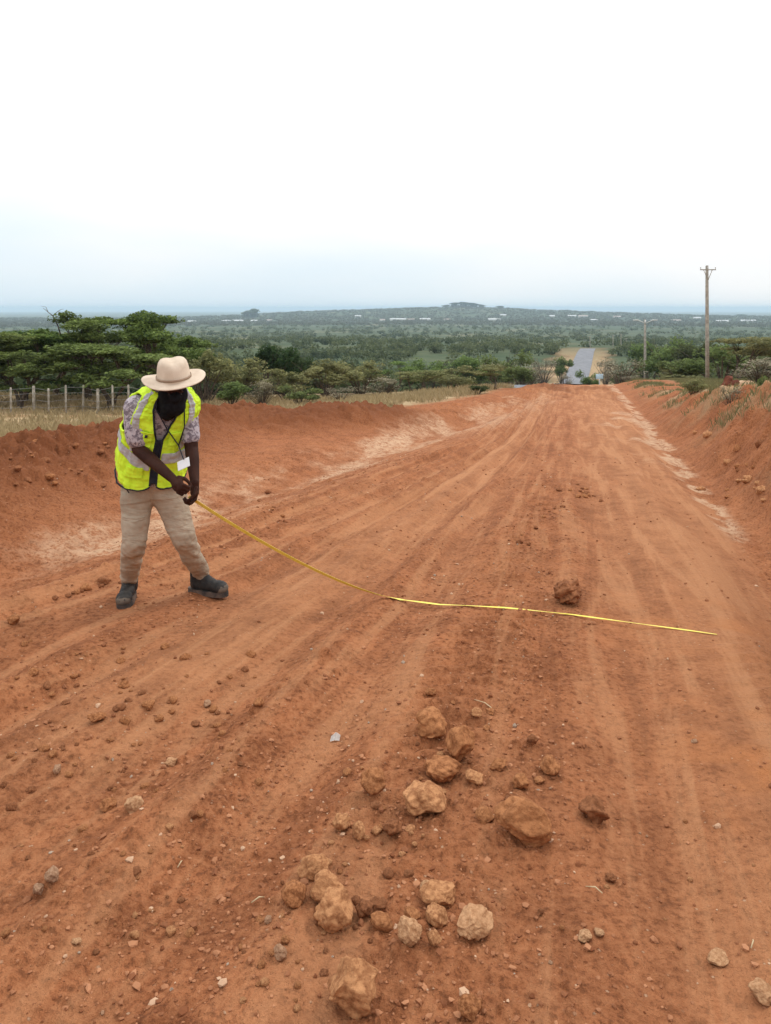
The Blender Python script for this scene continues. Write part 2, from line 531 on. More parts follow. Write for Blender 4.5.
_AZ = np.array([az_of(p, q)[0] for p, q in zip(_az_px, _az_top)])
_S1 = np.array([az_of(p, q)[1] for p, q in zip(_az_px, _az_top)])
_S2 = np.array([az_of(p, q)[1] for p, q in zip(_az_px, _az_top2)])

def terrain(x, y, detail=True):
    """height and surface masks of the whole ground"""
    x = np.asarray(x, float); y = np.asarray(y, float)
    r = np.hypot(x, y)
    w = sstep(60, 150, r)
    D = y * (1 - w) + r * 0.955 * w
    z = base_z(D) - r * r / 12742000.0 + np.where(y < 0, np.clip(-y * 0.055, 0, 1.2) * (1 - w), 0)
    xl, xr = road_edges(y)
    near = 1 - sstep(46, 60, r)
    cd, ch = crest_dist(x, y)
    # left berm: a heap of loose soil along the cut
    wv = 0.20 * fbm(x * 0.9, y * 0.9, 3, 5)
    prof = np.where(cd > 0, np.exp(-np.abs((cd + wv) / 1.15) ** 2.8), np.exp(-np.abs((cd + wv) / 1.5) ** 2.0))
    ch = np.maximum(ch - 0.13, 0.05)          # the loose heaps on top make up the rest of its height
    berm = ch * prof
    on_berm = prof * near
    fld = sstep(-1.0, -13, cd) * near
    z = z + berm * near - 0.85 * fld * near
    left_far = (1 - near) * sstep(0.0, -30, x - 0.25 * y) * (1 - sstep(70, 200, r))
    z = z - 0.85 * left_far
    # shoulder: a shallow cut between road edge and berm
    tl = xl - x
    cut = np.exp(-((tl - 0.75) / 0.75) ** 2) * near * (1 - on_berm)
    z = z - 0.26 * cut
    # right ditch and cut bank
    tr = x - xr
    hb = np.interp(y, [-10, 0, 8, 12, 15, 20, 25, 32, 42, 60], [1.25, 1.2, 1.12, 1.02, .90, .68, .45, .32, .28, .1])
    wb = 0.45 * fbm(x * 0.55, y * 0.55, 3, 31)
    bank = sstep(0.30, 1.75, tr + wb)
    z = z + hb * bank * near
    ditch = np.exp(-((tr - 0.25) / 0.42) ** 2) * near
    z = z - 0.16 * ditch * sstep(40, 25, y)
    on_bank = bank * near
    inroad = sstep(-0.35, 0.25, x - xl) * sstep(-0.35, 0.2, xr - x) * near
    # gentle undulation
    z = z + near * (0.035 * fbm(x * 0.5, y * 0.5, 3, 9))
    z = z + (1 - near) * (0.5 * fbm(x * 0.02, y * 0.02, 4, 11) * (1 + r * 0.0015)) * sstep(6, 45, np.abs(x - road_x(y)))
    # hills
    az = np.arctan2(x, np.maximum(y, 1e-6)); az = np.where(y <= 0, np.sign(x) * 1.6, az)
    s1 = np.interp(az, _AZ, _S1); s2 = np.interp(az, _AZ, _S2)
    zt1 = CAM_Z + 3600 * s1 + 2.5 * fbm(az * 22, az * 0 + 3.1, 4, 71)
    zt2 = CAM_Z + 9000 * s2 + 10 * fbm(az * 14, az * 0 + 1.7, 4, 77)
    g1 = np.exp(-((r - 3600) / 800) ** 2); g2 = np.exp(-((r - 9000) / 1800) ** 2)
    z = z + np.maximum(zt1 - z, 0) * g1 * (r > 900)
    z = z + np.maximum(zt2 - z, 0) * g2 * (r > 5000)
    z3 = CAM_Z + 26000 * (az_of(385, 313.0)[1] + 0.0009 * fbm(az * 9, az * 0 + 5.7, 4, 91))
    g3 = np.exp(-((r - 26000) / 5000) ** 2)
    z = z + np.maximum(z3 - z, 0) * g3 * (r > 14000)
    masks_a = np.zeros(np.shape(x) + (3,)); masks_b = np.zeros(np.shape(x) + (3,))
    if not detail:
        return z
    nr = 1 - sstep(35, 50, r)
    # ruts
    rut_m = np.zeros(np.shape(x))
    wob = 0.06 * fbm(x * 0.3, y * 0.35, 2, 40)
    calm = 1 - 0.9 * np.exp(-(((x + 1.52) / .75) ** 4 + ((y - 5.05) / .65) ** 4))    # trodden ground where the man stands
    tq = track_q(x, y)
    for (q0, dep, wid) in _rut:
        d = (tq - q0 - wob * 1.5) / wid
        z = z - calm * inroad * nr * dep * 1.8 * (np.exp(-d * d) - 0.45 * np.exp(-(np.abs(d) - 1.7) ** 2 * 3)) * (0.6 + 0.8 * (fbm(x * .4 + 9, y * .25, 2, 44) + .3))
        rut_m = np.maximum(rut_m, np.exp(-(d * 0.8) ** 2))
    # windrow of loose clods in the middle
    xw = -0.32 + 0.235 * y + 0.10 * fbm(y * 0.9, y * 0 + 2.2, 3, 50)
    dw = (x - xw)
    wr = np.exp(-(dw / (0.26 + 0.02 * y)) ** 2) * (0.55 + 0.8 * fbm(x * 1.7, y * 1.2, 3, 52)) * inroad
    wr = np.clip(wr, 0, 1) * sstep(14, 8, y)
    smooth_lane = np.clip(np.exp(-((x - (0.55 + 0.245 * y + 0.45)) / 0.62) ** 2) + np.exp(-((tq + 1.75) / 0.36) ** 2) * sstep(2.2, 4.5, y), 0, 1) * inroad
    left_rough = sstep(0.1, -0.9, x - (-0.5 + 0.20 * y)) * inroad * (1 - 0.55 * rut_m)
    patch = sstep(-0.15, 0.25, fbm(x * 0.9, y * 0.6, 3, 55))
    A = (0.22 + 0.55 * left_rough * (0.35 + patch) + 1.0 * wr) * (1 - 0.6 * smooth_lane)
    A = A * 1.5 * (0.3 + 0.7 * calm)
    A = np.where(inroad > 0.5, A, 1.2) + 1.6 * on_berm + 1.3 * on_bank
    n1 = fbm(x * 2.6, y * 2.6, 3, 60); n2 = fbm(x * 9, y * 9, 3, 63); n3 = fbm(x * 27, y * 27, 3, 67)
    clod = np.clip(n2 * 1.6, -0.2, 1) ** 1.0
    fade = np.clip(1.2 - r / 60, 0.0, 1)
    z = z + fade * A * (0.020 * n1 + 0.017 * clod + 0.0075 * n3)
    z = z + wr * 0.035 * near
    # loose chunks on berm and bank
    rb = 1 - np.abs(fbm(x * 1.6, y * 1.6, 4, 81)) * 2.2
    z = z + on_berm * 0.24 * rb * np.clip(ch, 0.25, 1) + on_berm * 0.03 * fbm(x * 13, y * 13, 3, 83) + on_berm * 0.13 * fbm(x * 4, y * 4, 4, 82)
    z = z + inroad * nr * sstep(24, 36, y) * (0.26 * fbm(x * 0.7, y * 0.35, 3, 86) + 0.08 * fbm(x * 3, y * 2, 3, 87))
    gul = fbm(x * 1.1 + 0.6 * y, y * 0.55, 4, 84)
    z = z + on_bank * (0.32 * gul + 0.20 * rb + 0.08 * fbm(x * 5, y * 5, 3, 88)) * sstep(0.2, 1.2, hb)
    nb = (r < 17)
    if np.any(nb):
        xs_, ys_ = x[nb], y[nb]
        j1 = fbm(xs_ * 14, ys_ * 14, 3, 201); j2 = fbm(xs_ * 14 + 50, ys_ * 14, 3, 202)
        gate = np.clip(0.16 + left_rough * sstep(-.25, .2, fbm(x * .8, y * .55, 3, 211)) * 0.85 + 0.7 * wr, 0, 1)[nb] * (1 - 0.7 * smooth_lane[nb])
        gate = np.where(inroad[nb] > .4, gate, .35) * calm[nb]
        bb = np.clip(on_berm + on_bank, 0, 1)[nb]
        big = lumps(xs_ + .012 * j1, ys_ + .012 * j2, .17, 221, .45, .014, .058)
        mid = lumps(xs_ + .006 * j1, ys_ + .006 * j2, .075, 222, .6, .007, .026)
        sml = lumps(xs_ + .003 * j1, ys_ + .003 * j2, .033, 223, .6, .004, .012)
        hug = lumps(xs_ + .03 * j1, ys_ + .03 * j2, .34, 224, .6, .04, .15)
        add = np.maximum(np.maximum(big * sstep(.3, .75, gate) * .75, mid * sstep(.12, .55, gate) * .85), sml * (.35 + .65 * sstep(.1, .4, gate)) * .85) + hug * bb * 1.1
        zz_ = np.zeros(np.shape(x)); zz_[nb] = add * sstep(17, 13, r[nb])
        z = z + zz_
    nb = (r < 34) & ((on_bank > .05) | (on_berm > .05))
    if np.any(nb):
        xs_, ys_ = x[nb], y[nb]
        j1 = fbm(xs_ * 5, ys_ * 5, 3, 231); j2 = fbm(xs_ * 5 + 50, ys_ * 5, 3, 232)
        gx = lumps(xs_ + .08 * j1, ys_ + .08 * j2, .80, 233, .55, .08, .34) * .75
        gx = np.maximum(gx, lumps(xs_ + .05 * j1, ys_ + .05 * j2, .42, 234, .5, .05, .17) * .9)
        gx = np.maximum(gx, lumps(xs_ + .2 * j1, ys_ + .2 * j2, 1.35, 235, .65, .18, .55) * .42 * (on_berm[nb] > .03))
        zz_ = np.zeros(np.shape(x)); zz_[nb] = gx * np.clip(on_bank[nb] * np.clip(hb[nb], .25, 1) + sstep(.02, .35, on_berm[nb]) * np.clip(ch[nb] * 1.6, 0.15, .9), 0, 1)
        z = z + zz_ * (r < 34)
    # lateral tyre lugs
    for (xs, y0, y1, amp, fr) in (((-0.12, 0.9), 2.4, 5.6, 0.026, 48), ((1.55, 2.25), 1.9, 5.2, 0.014, 40)):
        xc = np.interp(y, [y0, y1], xs)
        mk = np.exp(-((x - xc) / 0.26) ** 4) * sstep(y0, y0 + .5, y) * sstep(y1, y1 - .7, y)
        z = z + mk * amp * np.sin(fr * (y + 0.35 * np.abs(x - xc)) + 2 * n1) * (0.5 + n1)
    # --- masks
    st = fbm(x * 0.9 - y * 0.1, y * 0.33, 4, 101)
    pale_l = np.exp(-((tl - 0.95) / 1.0) ** 2) * sstep(-0.30, 0.35, st + 0.06) * sstep(6.5, 8.5, y) * sstep(36, 28, y) * 0.62
    sx = fbm(x * 1.6, y * 0.55, 4, 103)
    pale_r = np.exp(-((tr + 0.6) / 0.6) ** 2) * sstep(0.0, 0.5, sx + 0.02) * sstep(8.0, 13, y) * sstep(30, 22, y) * 0.55
    dit_p = np.exp(-((tr - 0.12) / 0.20) ** 2) * 1.3 * sstep(-0.15, 0.2, fbm(x * 2.3, y * 1.3, 3, 105) + 0.12) * sstep(6, 9, y) * 0.9
    mid_p = np.exp(-((x - (0.9 + 0.27 * y)) / 0.9) ** 2) * sstep(0.05, 0.5, fbm(x * 0.8, y * 0.3, 4, 107)) * sstep(9, 15, y) * sstep(30, 22, y) * 0.65
    far_dust = inroad * sstep(9, 22, y) * 0.30
    bank_p = on_bank * sstep(0.22, 0.5, fbm(x * 0.9, y * 0.6, 3, 111)) * 0.42
    floor_l = np.exp(-((tl - 0.5) / 1.3) ** 2) * (0.22 + 0.30 * sstep(-.2, .3, fbm(x * 1.6 - y * .5, y * .5, 3, 109))) * sstep(4, 8, y)
    masks_a[..., 0] = np.clip((floor_l * (1 - on_berm) + pale_l + pale_r + dit_p + mid_p + far_dust + bank_p) * near, 0, 1)
    gr = fbm(x * 0.22, y * 0.22, 4, 120)
    dry_left = sstep(-1.3, -2.6, cd + 0.8 * fbm(x * .6, y * .6, 3, 121)) * (1 - sstep(60, 85, r))
    dry_left = dry_left * (x < xl)
    dry_right = sstep(2.5, 4.5, tr) * sstep(-0.25, 0.15, gr + 0.05) * (1 - sstep(60, 85, r)) * 0.8
    patch_r = on_bank * sstep(0.02, 0.3, fbm(x * 0.55, y * 0.45, 4, 123)) * 0.8
    ra = np.abs(x - road_x(y))
    verge = sstep(13, 5, ra + 12 * fbm(x * .05, y * .05, 3, 127)) * sstep(46, 60, y) * (1 - sstep(330, 420, r))
    masks_a[..., 1] = np.clip(np.maximum(np.maximum(dry_left, dry_right), patch_r), 0, 1)
    veg = sstep(45, 75, r + 10 * gr) * (1 - 0.9 * verge)
    veg = np.where(r > 60, np.maximum(veg, sstep(200, 420, r)), veg)
    masks_a[..., 2] = np.clip(veg * (1 - inroad), 0, 1)
    masks_a[..., 1] = np.maximum(masks_a[..., 1], verge * 0.95)
    masks_b[..., 0] = np.clip(smooth_lane * 0.85 + rut_m * 0.4 * inroad * sstep(4, 8, y), 0, 1) * (1 - wr)
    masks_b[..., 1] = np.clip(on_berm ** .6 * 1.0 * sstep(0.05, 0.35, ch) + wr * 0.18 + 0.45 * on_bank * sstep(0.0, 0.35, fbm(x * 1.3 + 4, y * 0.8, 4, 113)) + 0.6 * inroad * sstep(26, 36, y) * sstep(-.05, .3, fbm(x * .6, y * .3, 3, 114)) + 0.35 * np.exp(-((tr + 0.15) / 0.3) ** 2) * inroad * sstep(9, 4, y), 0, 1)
    om = np.exp(-(((x - 1.6) / 0.40) ** 2 + ((y - 3.1) / 0.65) ** 2)) + 0.7 * np.exp(-(((x - 2.0) / 0.6) ** 2 + ((y - 4.9) / 0.5) ** 2))
    om = om * sstep(-0.2, 0.3, fbm(x * 2.2, y * 3.1, 3, 131))
    masks_b[..., 2] = np.clip(om * 0.8 + on_berm * 0.25 * sstep(0, .4, st) + on_bank * 0.4 * sstep(0, .4, gul), 0, 1)
    region = np.zeros(np.shape(x), int)                       # 0 ground, 1 dirt road, 2 berm, 3 bank, 4 hills
    region = np.where((x > xl - 0.1) & (x < xr + 0.1) & (r < 47) & (y > -14), 1, region)
    region = np.where((prof > 0.28) & (r < 44) & (region == 0) & (x < xl), 2, region)
    region = np.where((x >= xr + 0.1) & (tr < 3.0) & (y > -14) & (r < 44), 3, region)
    region = np.where(r > 2300, 4, region)
    return z, masks_a, masks_b, region

def zg(x, y):
    """exact height of the built ground"""
    return float(terrain(np.array([x]), np.array([y]))[0][0])

def ground_px(px, py, lo=1.0, hi=400):
    d = px_dir(px, py)
    ts = np.geomspace(lo, hi, 260)
    for _ in range(3):
        X = d.x * ts; Y = d.y * ts; Z = CAM_Z + d.z * ts
        zz = terrain(X, Y)[0]
        i = int(np.argmax(Z <= zz))
        j = max(i - 1, 0)
        out = Vector((X[i], Y[i], zz[i]))
        ts = np.linspace(ts[j], ts[i], 40)
    return out

def build_ground():
    rr = [0.25]
    while rr[-1] < 9: rr.append(rr[-1] * 1.0030 + (0.02 if rr[-1] < 1.0 else 0))
    while rr[-1] < 18: rr.append(rr[-1] * 1.0042)
    while rr[-1] < 62: rr.append(rr[-1] * 1.0065)
    while rr[-1] < 420: rr.append(rr[-1] * 1.02)
    while rr[-1] < 50000: rr.append(rr[-1] * 1.035)
    rr = np.array(rr)
    fine = np.arange(-33, 33.001, 0.125)
    a1 = np.array([33.4, 34, 35, 36.5, 38.5, 41, 44, 48, 53, 59, 66, 74, 83, 93, 104, 116, 129, 143, 158, 173])
    aa = np.concatenate([-a1[::-1], fine, a1])
    na, nrr = len(aa), len(rr)
    A, RR = np.meshgrid(np.radians(aa), rr)
    X = RR * np.sin(A); Y = RR * np.cos(A)
    z, ma, mb, reg = terrain(X, Y)
    V = np.stack([X, Y, z], -1).reshape(-1, 3)
    ma = ma.reshape(-1, 3); mb = mb.reshape(-1, 3)
    i, j = np.meshgrid(np.arange(nrr - 1), np.arange(na), indexing='ij')
    jn = (j + 1) % na
    Fq = np.stack([i * na + j, i * na + jn, (i + 1) * na + jn, (i + 1) * na + j], -1).reshape(-1, 4)[:, ::-1]
    fr = reg.reshape(-1)[Fq[:, 0]]
    # hub under the camera
    hub = len(V)
    z0, a0, b0, _ = terrain(np.array([0.0]), np.array([0.0]))
    V = np.vstack([V, [[0, 0, z0[0]]]]); ma = np.vstack([ma, a0]); mb = np.vstack([mb, b0])
    for k, nm in ((0, "ground"), (1, "dirt_road"), (2, "earth_berm"), (3, "cut_bank"), (4, "hills")):
        f = Fq[fr == k]
        if k == 1:
            jj = np.arange(na)
            f = np.vstack([f, np.stack([np.full(na, hub), (jj + 1) % na, jj, jj], -1)]) if False else f
        used, inv = np.unique(f, return_inverse=True)
        me = np_mesh(nm, V[used], inv.reshape(-1, 4))
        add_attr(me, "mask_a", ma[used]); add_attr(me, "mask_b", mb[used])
        u_ = V[used]; add_attr(me, "track", np.stack([track_q(u_[:, 0], u_[:, 1]), u_[:, 1], sstep(-1.3, 0.2, u_[:, 0] - road_edges(u_[:, 1])[0]) * sstep(-.6, .1, road_edges(u_[:, 1])[1] - u_[:, 0])], -1))
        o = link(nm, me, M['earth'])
        tag(o, kind='structure')
build_ground()

# asphalt road running down and across the valley
def build_asphalt():
    ys = np.concatenate([np.linspace(40.6, 70, 40), np.linspace(71, 330, 130)])
    V = []; n = 7
    for y in ys:
        cx = float(road_x(y))
        hw = 1.3 + 1.9 * float(sstep(42.5, 47, y))
        for k in range(n):
            xx = cx + hw * (2 * k / (n - 1) - 1) - (1.2 if y < 48 else 1.2 * float(sstep(60, 48, y)))
            V.append((xx, y, 0))
    V = np.array(V)
    zc = terrain(V[:, 0], V[:, 1])[0]
    zc = zc.reshape(-1, n)
    zz = np.maximum(np.where(ys < 50, -1e3, 0)[:, None] + zc.max(axis=1, keepdims=True), zc) + np.where(ys < 50, .05, .10)[:, None]
    V[:, 2] = zz.reshape(-1)
    F_ = []
    for i in range(len(ys) - 1):
        for k in range(n - 1):
            a = i * n + k
            F_.append((a, a + 1, a + n + 1, a + n))
    me = np_mesh("asphalt_road", V, F_)
    me.materials.append(M['asphalt']); me.materials.append(simple_mat("worn_road_edge", (.30, .295, .285), (.40, .395, .38), 2, .95))
    for i, p in enumerate(me.polygons):
        if ys[i // (n - 1)] < 45: p.material_index = 1
    o = link("asphalt_road", me)
    tag(o, kind='structure')
build_asphalt()

# ------------------------------------------------------------------ vegetation
def leaf_mesh(name, centers, sizes, rng, shade, up=0.5, aspect=0.5):
    n = len(centers)
    nrm = rng.normal(size=(n, 3)); nrm[:, 2] += up * 2.5
    nrm /= np.linalg.norm(nrm, axis=1, keepdims=True)
    t = rng.normal(size=(n, 3)); a = np.cross(nrm, t); a /= np.linalg.norm(a, axis=1, keepdims=True)
    b = np.cross(nrm, a)
    s = np.asarray(sizes)[:, None]
    c = np.asarray(centers)
    fold = nrm * s * 0.25
    v = np.stack([c - a * s, c - b * s * aspect + fold, c + a * s, c + b * s * aspect + fold], 1).reshape(-1, 3)
    f = np.arange(n * 4).reshape(-1, 4)
    me = np_mesh(name, v, f, smooth=False)
    sh = np.repeat(np.clip(shade, 0, 1), 4)
    add_attr(me, "leaf", np.stack([sh, sh, sh], -1))
    return me

def pad_points(pads, rng):
    C = []; S = []
    for (cx, cy, cz, rx, ry, rz, n) in pads:
        q = rng.normal(size=(n, 3)); q /= np.linalg.norm(q, axis=1, keepdims=True)
        rad = rng.random(n) ** 0.4
        q *= rad[:, None]
        q[:, 2] = np.where(q[:, 2] < 0, q[:, 2] * 0.55, q[:, 2])
        ang = np.arctan2(q[:, 1], q[:, 0])
        k = 1 + 0.28 * np.sin(ang * 3 + cx * 7) + 0.18 * np.sin(ang * 5 + cy * 5)
        p = np.stack([cx + q[:, 0] * rx * k, cy + q[:, 1] * ry * k, cz + q[:, 2] * rz], -1)
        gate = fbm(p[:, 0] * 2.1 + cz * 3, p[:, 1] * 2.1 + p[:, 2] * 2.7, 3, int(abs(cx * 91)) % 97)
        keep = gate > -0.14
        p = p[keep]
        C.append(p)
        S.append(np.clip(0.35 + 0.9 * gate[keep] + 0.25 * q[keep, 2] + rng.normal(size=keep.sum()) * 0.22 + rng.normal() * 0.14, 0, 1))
    return np.vstack(C), np.concatenate(S)

def make_acacia(seed, H, spread, npads, leaf, mat, nleaf=520, trunk_r=0.13, low=0.45):
    """trunk mesh and crown mesh of a flat-topped thorn tree"""
    rng = np.random.default_rng(seed); rd = random.Random(seed)
    bm = bmesh.new(); pads = []
    stems = rd.choice([2, 3, 3])
    per = max(2, npads // stems)
    for s in range(stems):
        a0 = 2 * math.pi * (s + rd.random() * 0.6) / stems
        bx, by = 0.12 * math.cos(a0), 0.12 * math.sin(a0)
        fork_h = H * rd.uniform(0.28, 0.42)
        fx, fy = math.cos(a0) * spread * 0.22, math.sin(a0) * spread * 0.22
        tube(bm, [(bx * .5, by * .5, -0.15), (bx, by, H * 0.12), (fx * .6 + rd.uniform(-.1, .1), fy * .6, fork_h * .7), (fx, fy, fork_h)],
             [trunk_r * 1.15, trunk_r * .9, trunk_r * .72, trunk_r * .6], 8)
        for k in range(per):
            a = a0 + rd.uniform(-1.0, 1.0)
            rad = spread * (0.25 + 0.75 * rd.random())
            top = H * (low + (0.97 - low) * rd.random() ** 0.7) * (1 - 0.10 * (rad / spread) ** 2)
            px, py = math.cos(a) * rad * 0.85, math.sin(a) * rad * 0.85
            mid = ((fx + px) / 2 + rd.uniform(-.15, .15), (fy + py) / 2 + rd.uniform(-.15, .15), fork_h + (top - fork_h) * 0.62)
            tube(bm, [(fx, fy, fork_h), mid, (px, py, top)], [trunk_r * .5, trunk_r * .3, trunk_r * .1], 6)
            for q in range(2):
                ex, ey = px + rd.uniform(-.6, .6) * spread * .3, py + rd.uniform(-.6, .6) * spread * .3
                tube(bm, [mid, ((mid[0] + ex) / 2, (mid[1] + ey) / 2, top - 0.2), (ex, ey, top + .05)], [trunk_r * .2, trunk_r * .13, trunk_r * .05], 5)
            rx = spread * rd.uniform(0.20, 0.46)
            pads.append((px, py, top, rx, rx * rd.uniform(.8, 1.2), H * rd.uniform(0.04, 0.11), int(nleaf * (rx / spread) / .36)))
    me_t = bpy.data.meshes.new("trunk"); bmesh.ops.recalc_face_normals(bm, faces=bm.faces); bm.to_mesh(me_t); bm.free()
    me_t.materials.append(M['bark'])
    C, S = pad_points(pads, rng)
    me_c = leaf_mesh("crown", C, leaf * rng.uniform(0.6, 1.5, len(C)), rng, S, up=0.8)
    me_c.materials.append(mat)
    return me_t, me_c

def make_shrub(seed, H, spread, nlobes, leaf, mat, nleaf=420, twigs=14):
    rng = np.random.default_rng(seed); rd = random.Random(seed)
    bm = bmesh.new(); pads = []
    for k in range(nlobes):
        a = 2 * math.pi * k / nlobes + rd.uniform(-.5, .5)
        rad = spread * rd.uniform(0.1, 0.75)
        px, py = rad * math.cos(a), rad * math.sin(a)
        hz = H * rd.uniform(0.42, 0.90) * (1 - 0.25 * (rad / spread) ** 2)
        pads.append((px, py, hz, spread * rd.uniform(.26, .45), spread * rd.uniform(.26, .45), H * rd.uniform(.12, .26), nleaf))
        tube(bm, [(px * .12, py * .12, -.1), (px * .5, py * .5, hz * .5), (px, py, hz)], [0.05, 0.035, 0.012], 6)
    for k in range(twigs):
        a = rd.uniform(0, 6.28); rad = spread * rd.uniform(.3, 1.05)
        hz = H * rd.uniform(.45, 1.06)
        tube(bm, [(0, 0, 0), (rad * .45 * math.cos(a), rad * .45 * math.sin(a), hz * .6), (rad * math.cos(a), rad * math.sin(a), hz)], [0.022, 0.014, 0.004], 5)
    me_t = bpy.data.meshes.new("stem"); bmesh.ops.recalc_face_normals(bm, faces=bm.faces); bm.to_mesh(me_t); bm.free()
    me_t.materials.append(M['bark'])
    C, S = pad_points(pads, rng)
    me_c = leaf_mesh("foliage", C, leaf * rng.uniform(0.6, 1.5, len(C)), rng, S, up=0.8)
    me_c.materials.append(mat)
    return me_t, me_c

def plant(kind, me_pair, loc, scale, rz, names, label, cat, group):
    o = empty(kind, loc, rz)
    o.scale = (scale[0], scale[0], scale[1]) if hasattr(scale, '__len__') else (scale,) * 3
    link(names[0], me_pair[0], None, o)
    link(names[1], me_pair[1], None, o)
    tag(o, label, cat, group)
    return o

AC = [make_acacia(3, 5.0, 3.0, 20, 0.105, M['leaf_acacia'], 950, low=.26), make_acacia(8, 5.0, 3.2, 18, 0.105, M['leaf_acacia'], 950, low=.28), make_acacia(15, 5.0, 2.8, 20, 0.10, M['leaf_acacia'], 900, low=.24)]
def tree_at(px, D, top_py, half_px, proto, label, group, kind='acacia_tree', H0=5.0, S0=3.0, names=('trunk', 'crown'), cat='tree', rz=0.0, sink=0.0):
    p = at(px, 400, D); x = p.x
    gz = zg(x, D) - sink
    x = at(px, top_py, D).x
    top = at(px, top_py, D).z
    h = max(top - gz, 0.4)
    depth = D
    sp = half_px * depth / F_PX
    return plant(kind, proto, (x, D, gz), (sp / S0, h / H0), rz, names, label, cat, group)

g_ac = "flat topped acacias behind the wire fence"
tree_at(-22, 38, 328, 66, AC[1], "acacia cut by the photo's left edge, its wide green layers behind the fence", g_ac, rz=0.4)
tree_at(24, 41, 330, 58, AC[0], "acacia behind the first wire fence posts with green tiers sloping down", g_ac, rz=2.0)
tree_at(88, 43, 315, 56, AC[2], "acacia with a bare dead twig above its crown, behind the fence posts", g_ac, rz=1.1)
tree_at(152, 42, 312, 50, AC[0], "tallest flat topped acacia, its crown above the man's hat on the left", g_ac, rz=4.1)
tree_at(112, 36.5, 341, 64, AC[1], "lower acacia in front of the tallest one, touching the fence posts", g_ac, rz=5.2)
tree_at(176, 46, 338, 40, AC[2], "acacia whose edge shows just behind the man's hat", g_ac, rz=3.3)
tree_at(55, 47, 330, 70, AC[1], "shaded acacia deep behind the front row of acacias", g_ac, rz=0.9)
tree_at(20, 36.5, 352, 50, AC[2], "low spreading acacia close behind the leftmost fence posts", g_ac, rz=2.7)
tree_at(150, 49, 336, 60, AC[1], "acacia filling the gap behind the tallest one", g_ac, rz=1.9)
# bare twigs over the third acacia (a dead branch reaching out of its crown)
SH_OL = [make_shrub(21, 2.5, 1.7, 8, 0.085, M['leaf_olive'], 480), make_shrub(22, 2.5, 1.8, 9, 0.085, M['leaf_olive'], 430), make_shrub(28, 2.5, 1.8, 7, 0.085, M['leaf_olive'], 520)]
SH_GR = [make_shrub(23, 2.5, 1.7, 9, 0.085, M['leaf_green'], 520), make_shrub(24, 2.5, 1.8, 8, 0.085, M['leaf_green'], 520)]
SH_DK = [make_shrub(25, 2.5, 1.7, 9, 0.085, M['leaf_dark'], 650)]
SH_TH = [make_shrub(26, 2.5, 1.7, 7, 0.06, M['leaf_grey'], 330, 40), make_shrub(27, 2.5, 1.6, 6, 0.06, M['leaf_grey'], 260, 46)]
AC_S = [make_acacia(31, 3.2, 2.6, 10, 0.085, M['leaf_olive'], 520, 0.08, 0.5), make_acacia(33, 3.2, 2.6, 10, 0.085, M['leaf_green'], 520, 0.08, 0.5)]

def shrub_at(px, D, top_py, half_px, proto, label, group="scrub bushes behind the left earth berm", rz=None):
    rz = (px * 1.7) % 6.28 if rz is None else rz
    return tree_at(px, D, top_py, half_px, proto, label, group, 'thorn_bush' if proto in SH_TH else 'bush', 2.1, 1.5, ('stem', 'foliage'), 'bush', rz, 0.1)

gb = "scrub bushes behind the left earth berm"
shrub_at(205, 40, 362, 30, SH_OL[0], "yellow olive bush right of the man's hat brim")
shrub_at(240, 46, 364, 34, SH_OL[1], "broad olive bush, second from the man's hat along the belt")
shrub_at(232, 37, 386, 22, SH_GR[0], "low green bush just above the tall red heap")
shrub_at(270, 52, 352, 26, SH_DK[0], "darkest green bush, its round top standing over the belt")
shrub_at(296, 60, 361, 18, SH_DK[0], "small dark green bush beside the darkest one")
shrub_at(262, 38, 384, 20, SH_TH[0], "pale grey thorn bush above the left red heap")
shrub_at(288, 43, 373, 30, SH_OL[2], "olive bush in front of the darkest green bush")
shrub_at(300, 37, 389, 20, SH_GR[1], "low grey green bush above the dip between the red heaps")
shrub_at(326, 48, 368, 34, SH_OL[0], "wide olive bush behind the second red heap")
shrub_at(340, 38, 390, 18, SH_TH[1], "grey thorn bush low on the second red heap's back")
shrub_at(362, 52, 366, 30, SH_OL[1], "brownish olive bush in the middle of the belt")
tree_at(396, 62, 361, 26, AC_S[1], "small bright green tree standing over the middle of the bush belt", "small acacias in the bush belt", 'acacia_tree', 3.2, 2.6, rz=.5)
shrub_at(384, 42, 380, 24, SH_TH[0], "grey twiggy thorn bush left of the dry grass clearing")
tree_at(415, 46, 371, 32, AC_S[0], "spreading olive thorn tree at the left of the dry grass clearing", "small acacias in the bush belt", 'acacia_tree', 3.2, 2.6, rz=1.5)
shrub_at(452, 66, 370, 26, SH_OL[2], "olive bush behind the dry grass clearing")
tree_at(496, 37, 366, 29, AC_S[0], "lone olive thorn tree at the right end of the dry clearing", "small acacias in the bush belt", 'acacia_tree', 3.2, 2.6, rz=2.9)
shrub_at(477, 33, 388, 13, SH_DK[0], "small dark bush at the foot of the lone thorn tree")
shrub_at(522, 55, 370, 18, SH_GR[0], "green bush beside the lone thorn tree near the asphalt")
shrub_at(505, 95, 357, 24, SH_GR[1], "green bush behind the lone thorn tree")
shrub_at(470, 90, 362, 26, SH_GR[0], "dark green bush farther back between the clearing trees")
shrub_at(430, 80, 364, 26, SH_GR[1], "mid green bush seen over the spreading thorn tree")
shrub_at(543, 150, 363, 17, SH_TH[1], "grey thorn bush on the bare slope left of the asphalt road", "bushes beside the asphalt road")
shrub_at(561, 170, 361, 11, SH_GR[0], "green bush on the tan slope left of the asphalt", "bushes beside the asphalt road")
shrub_at(528, 100, 370, 20, SH_TH[0], "grey twiggy bush nearest the asphalt road's left verge", "bushes beside the asphalt road")
shrub_at(588, 90, 374, 11, SH_GR[1], "small green bush covering the asphalt road's foot", "bushes beside the asphalt road")
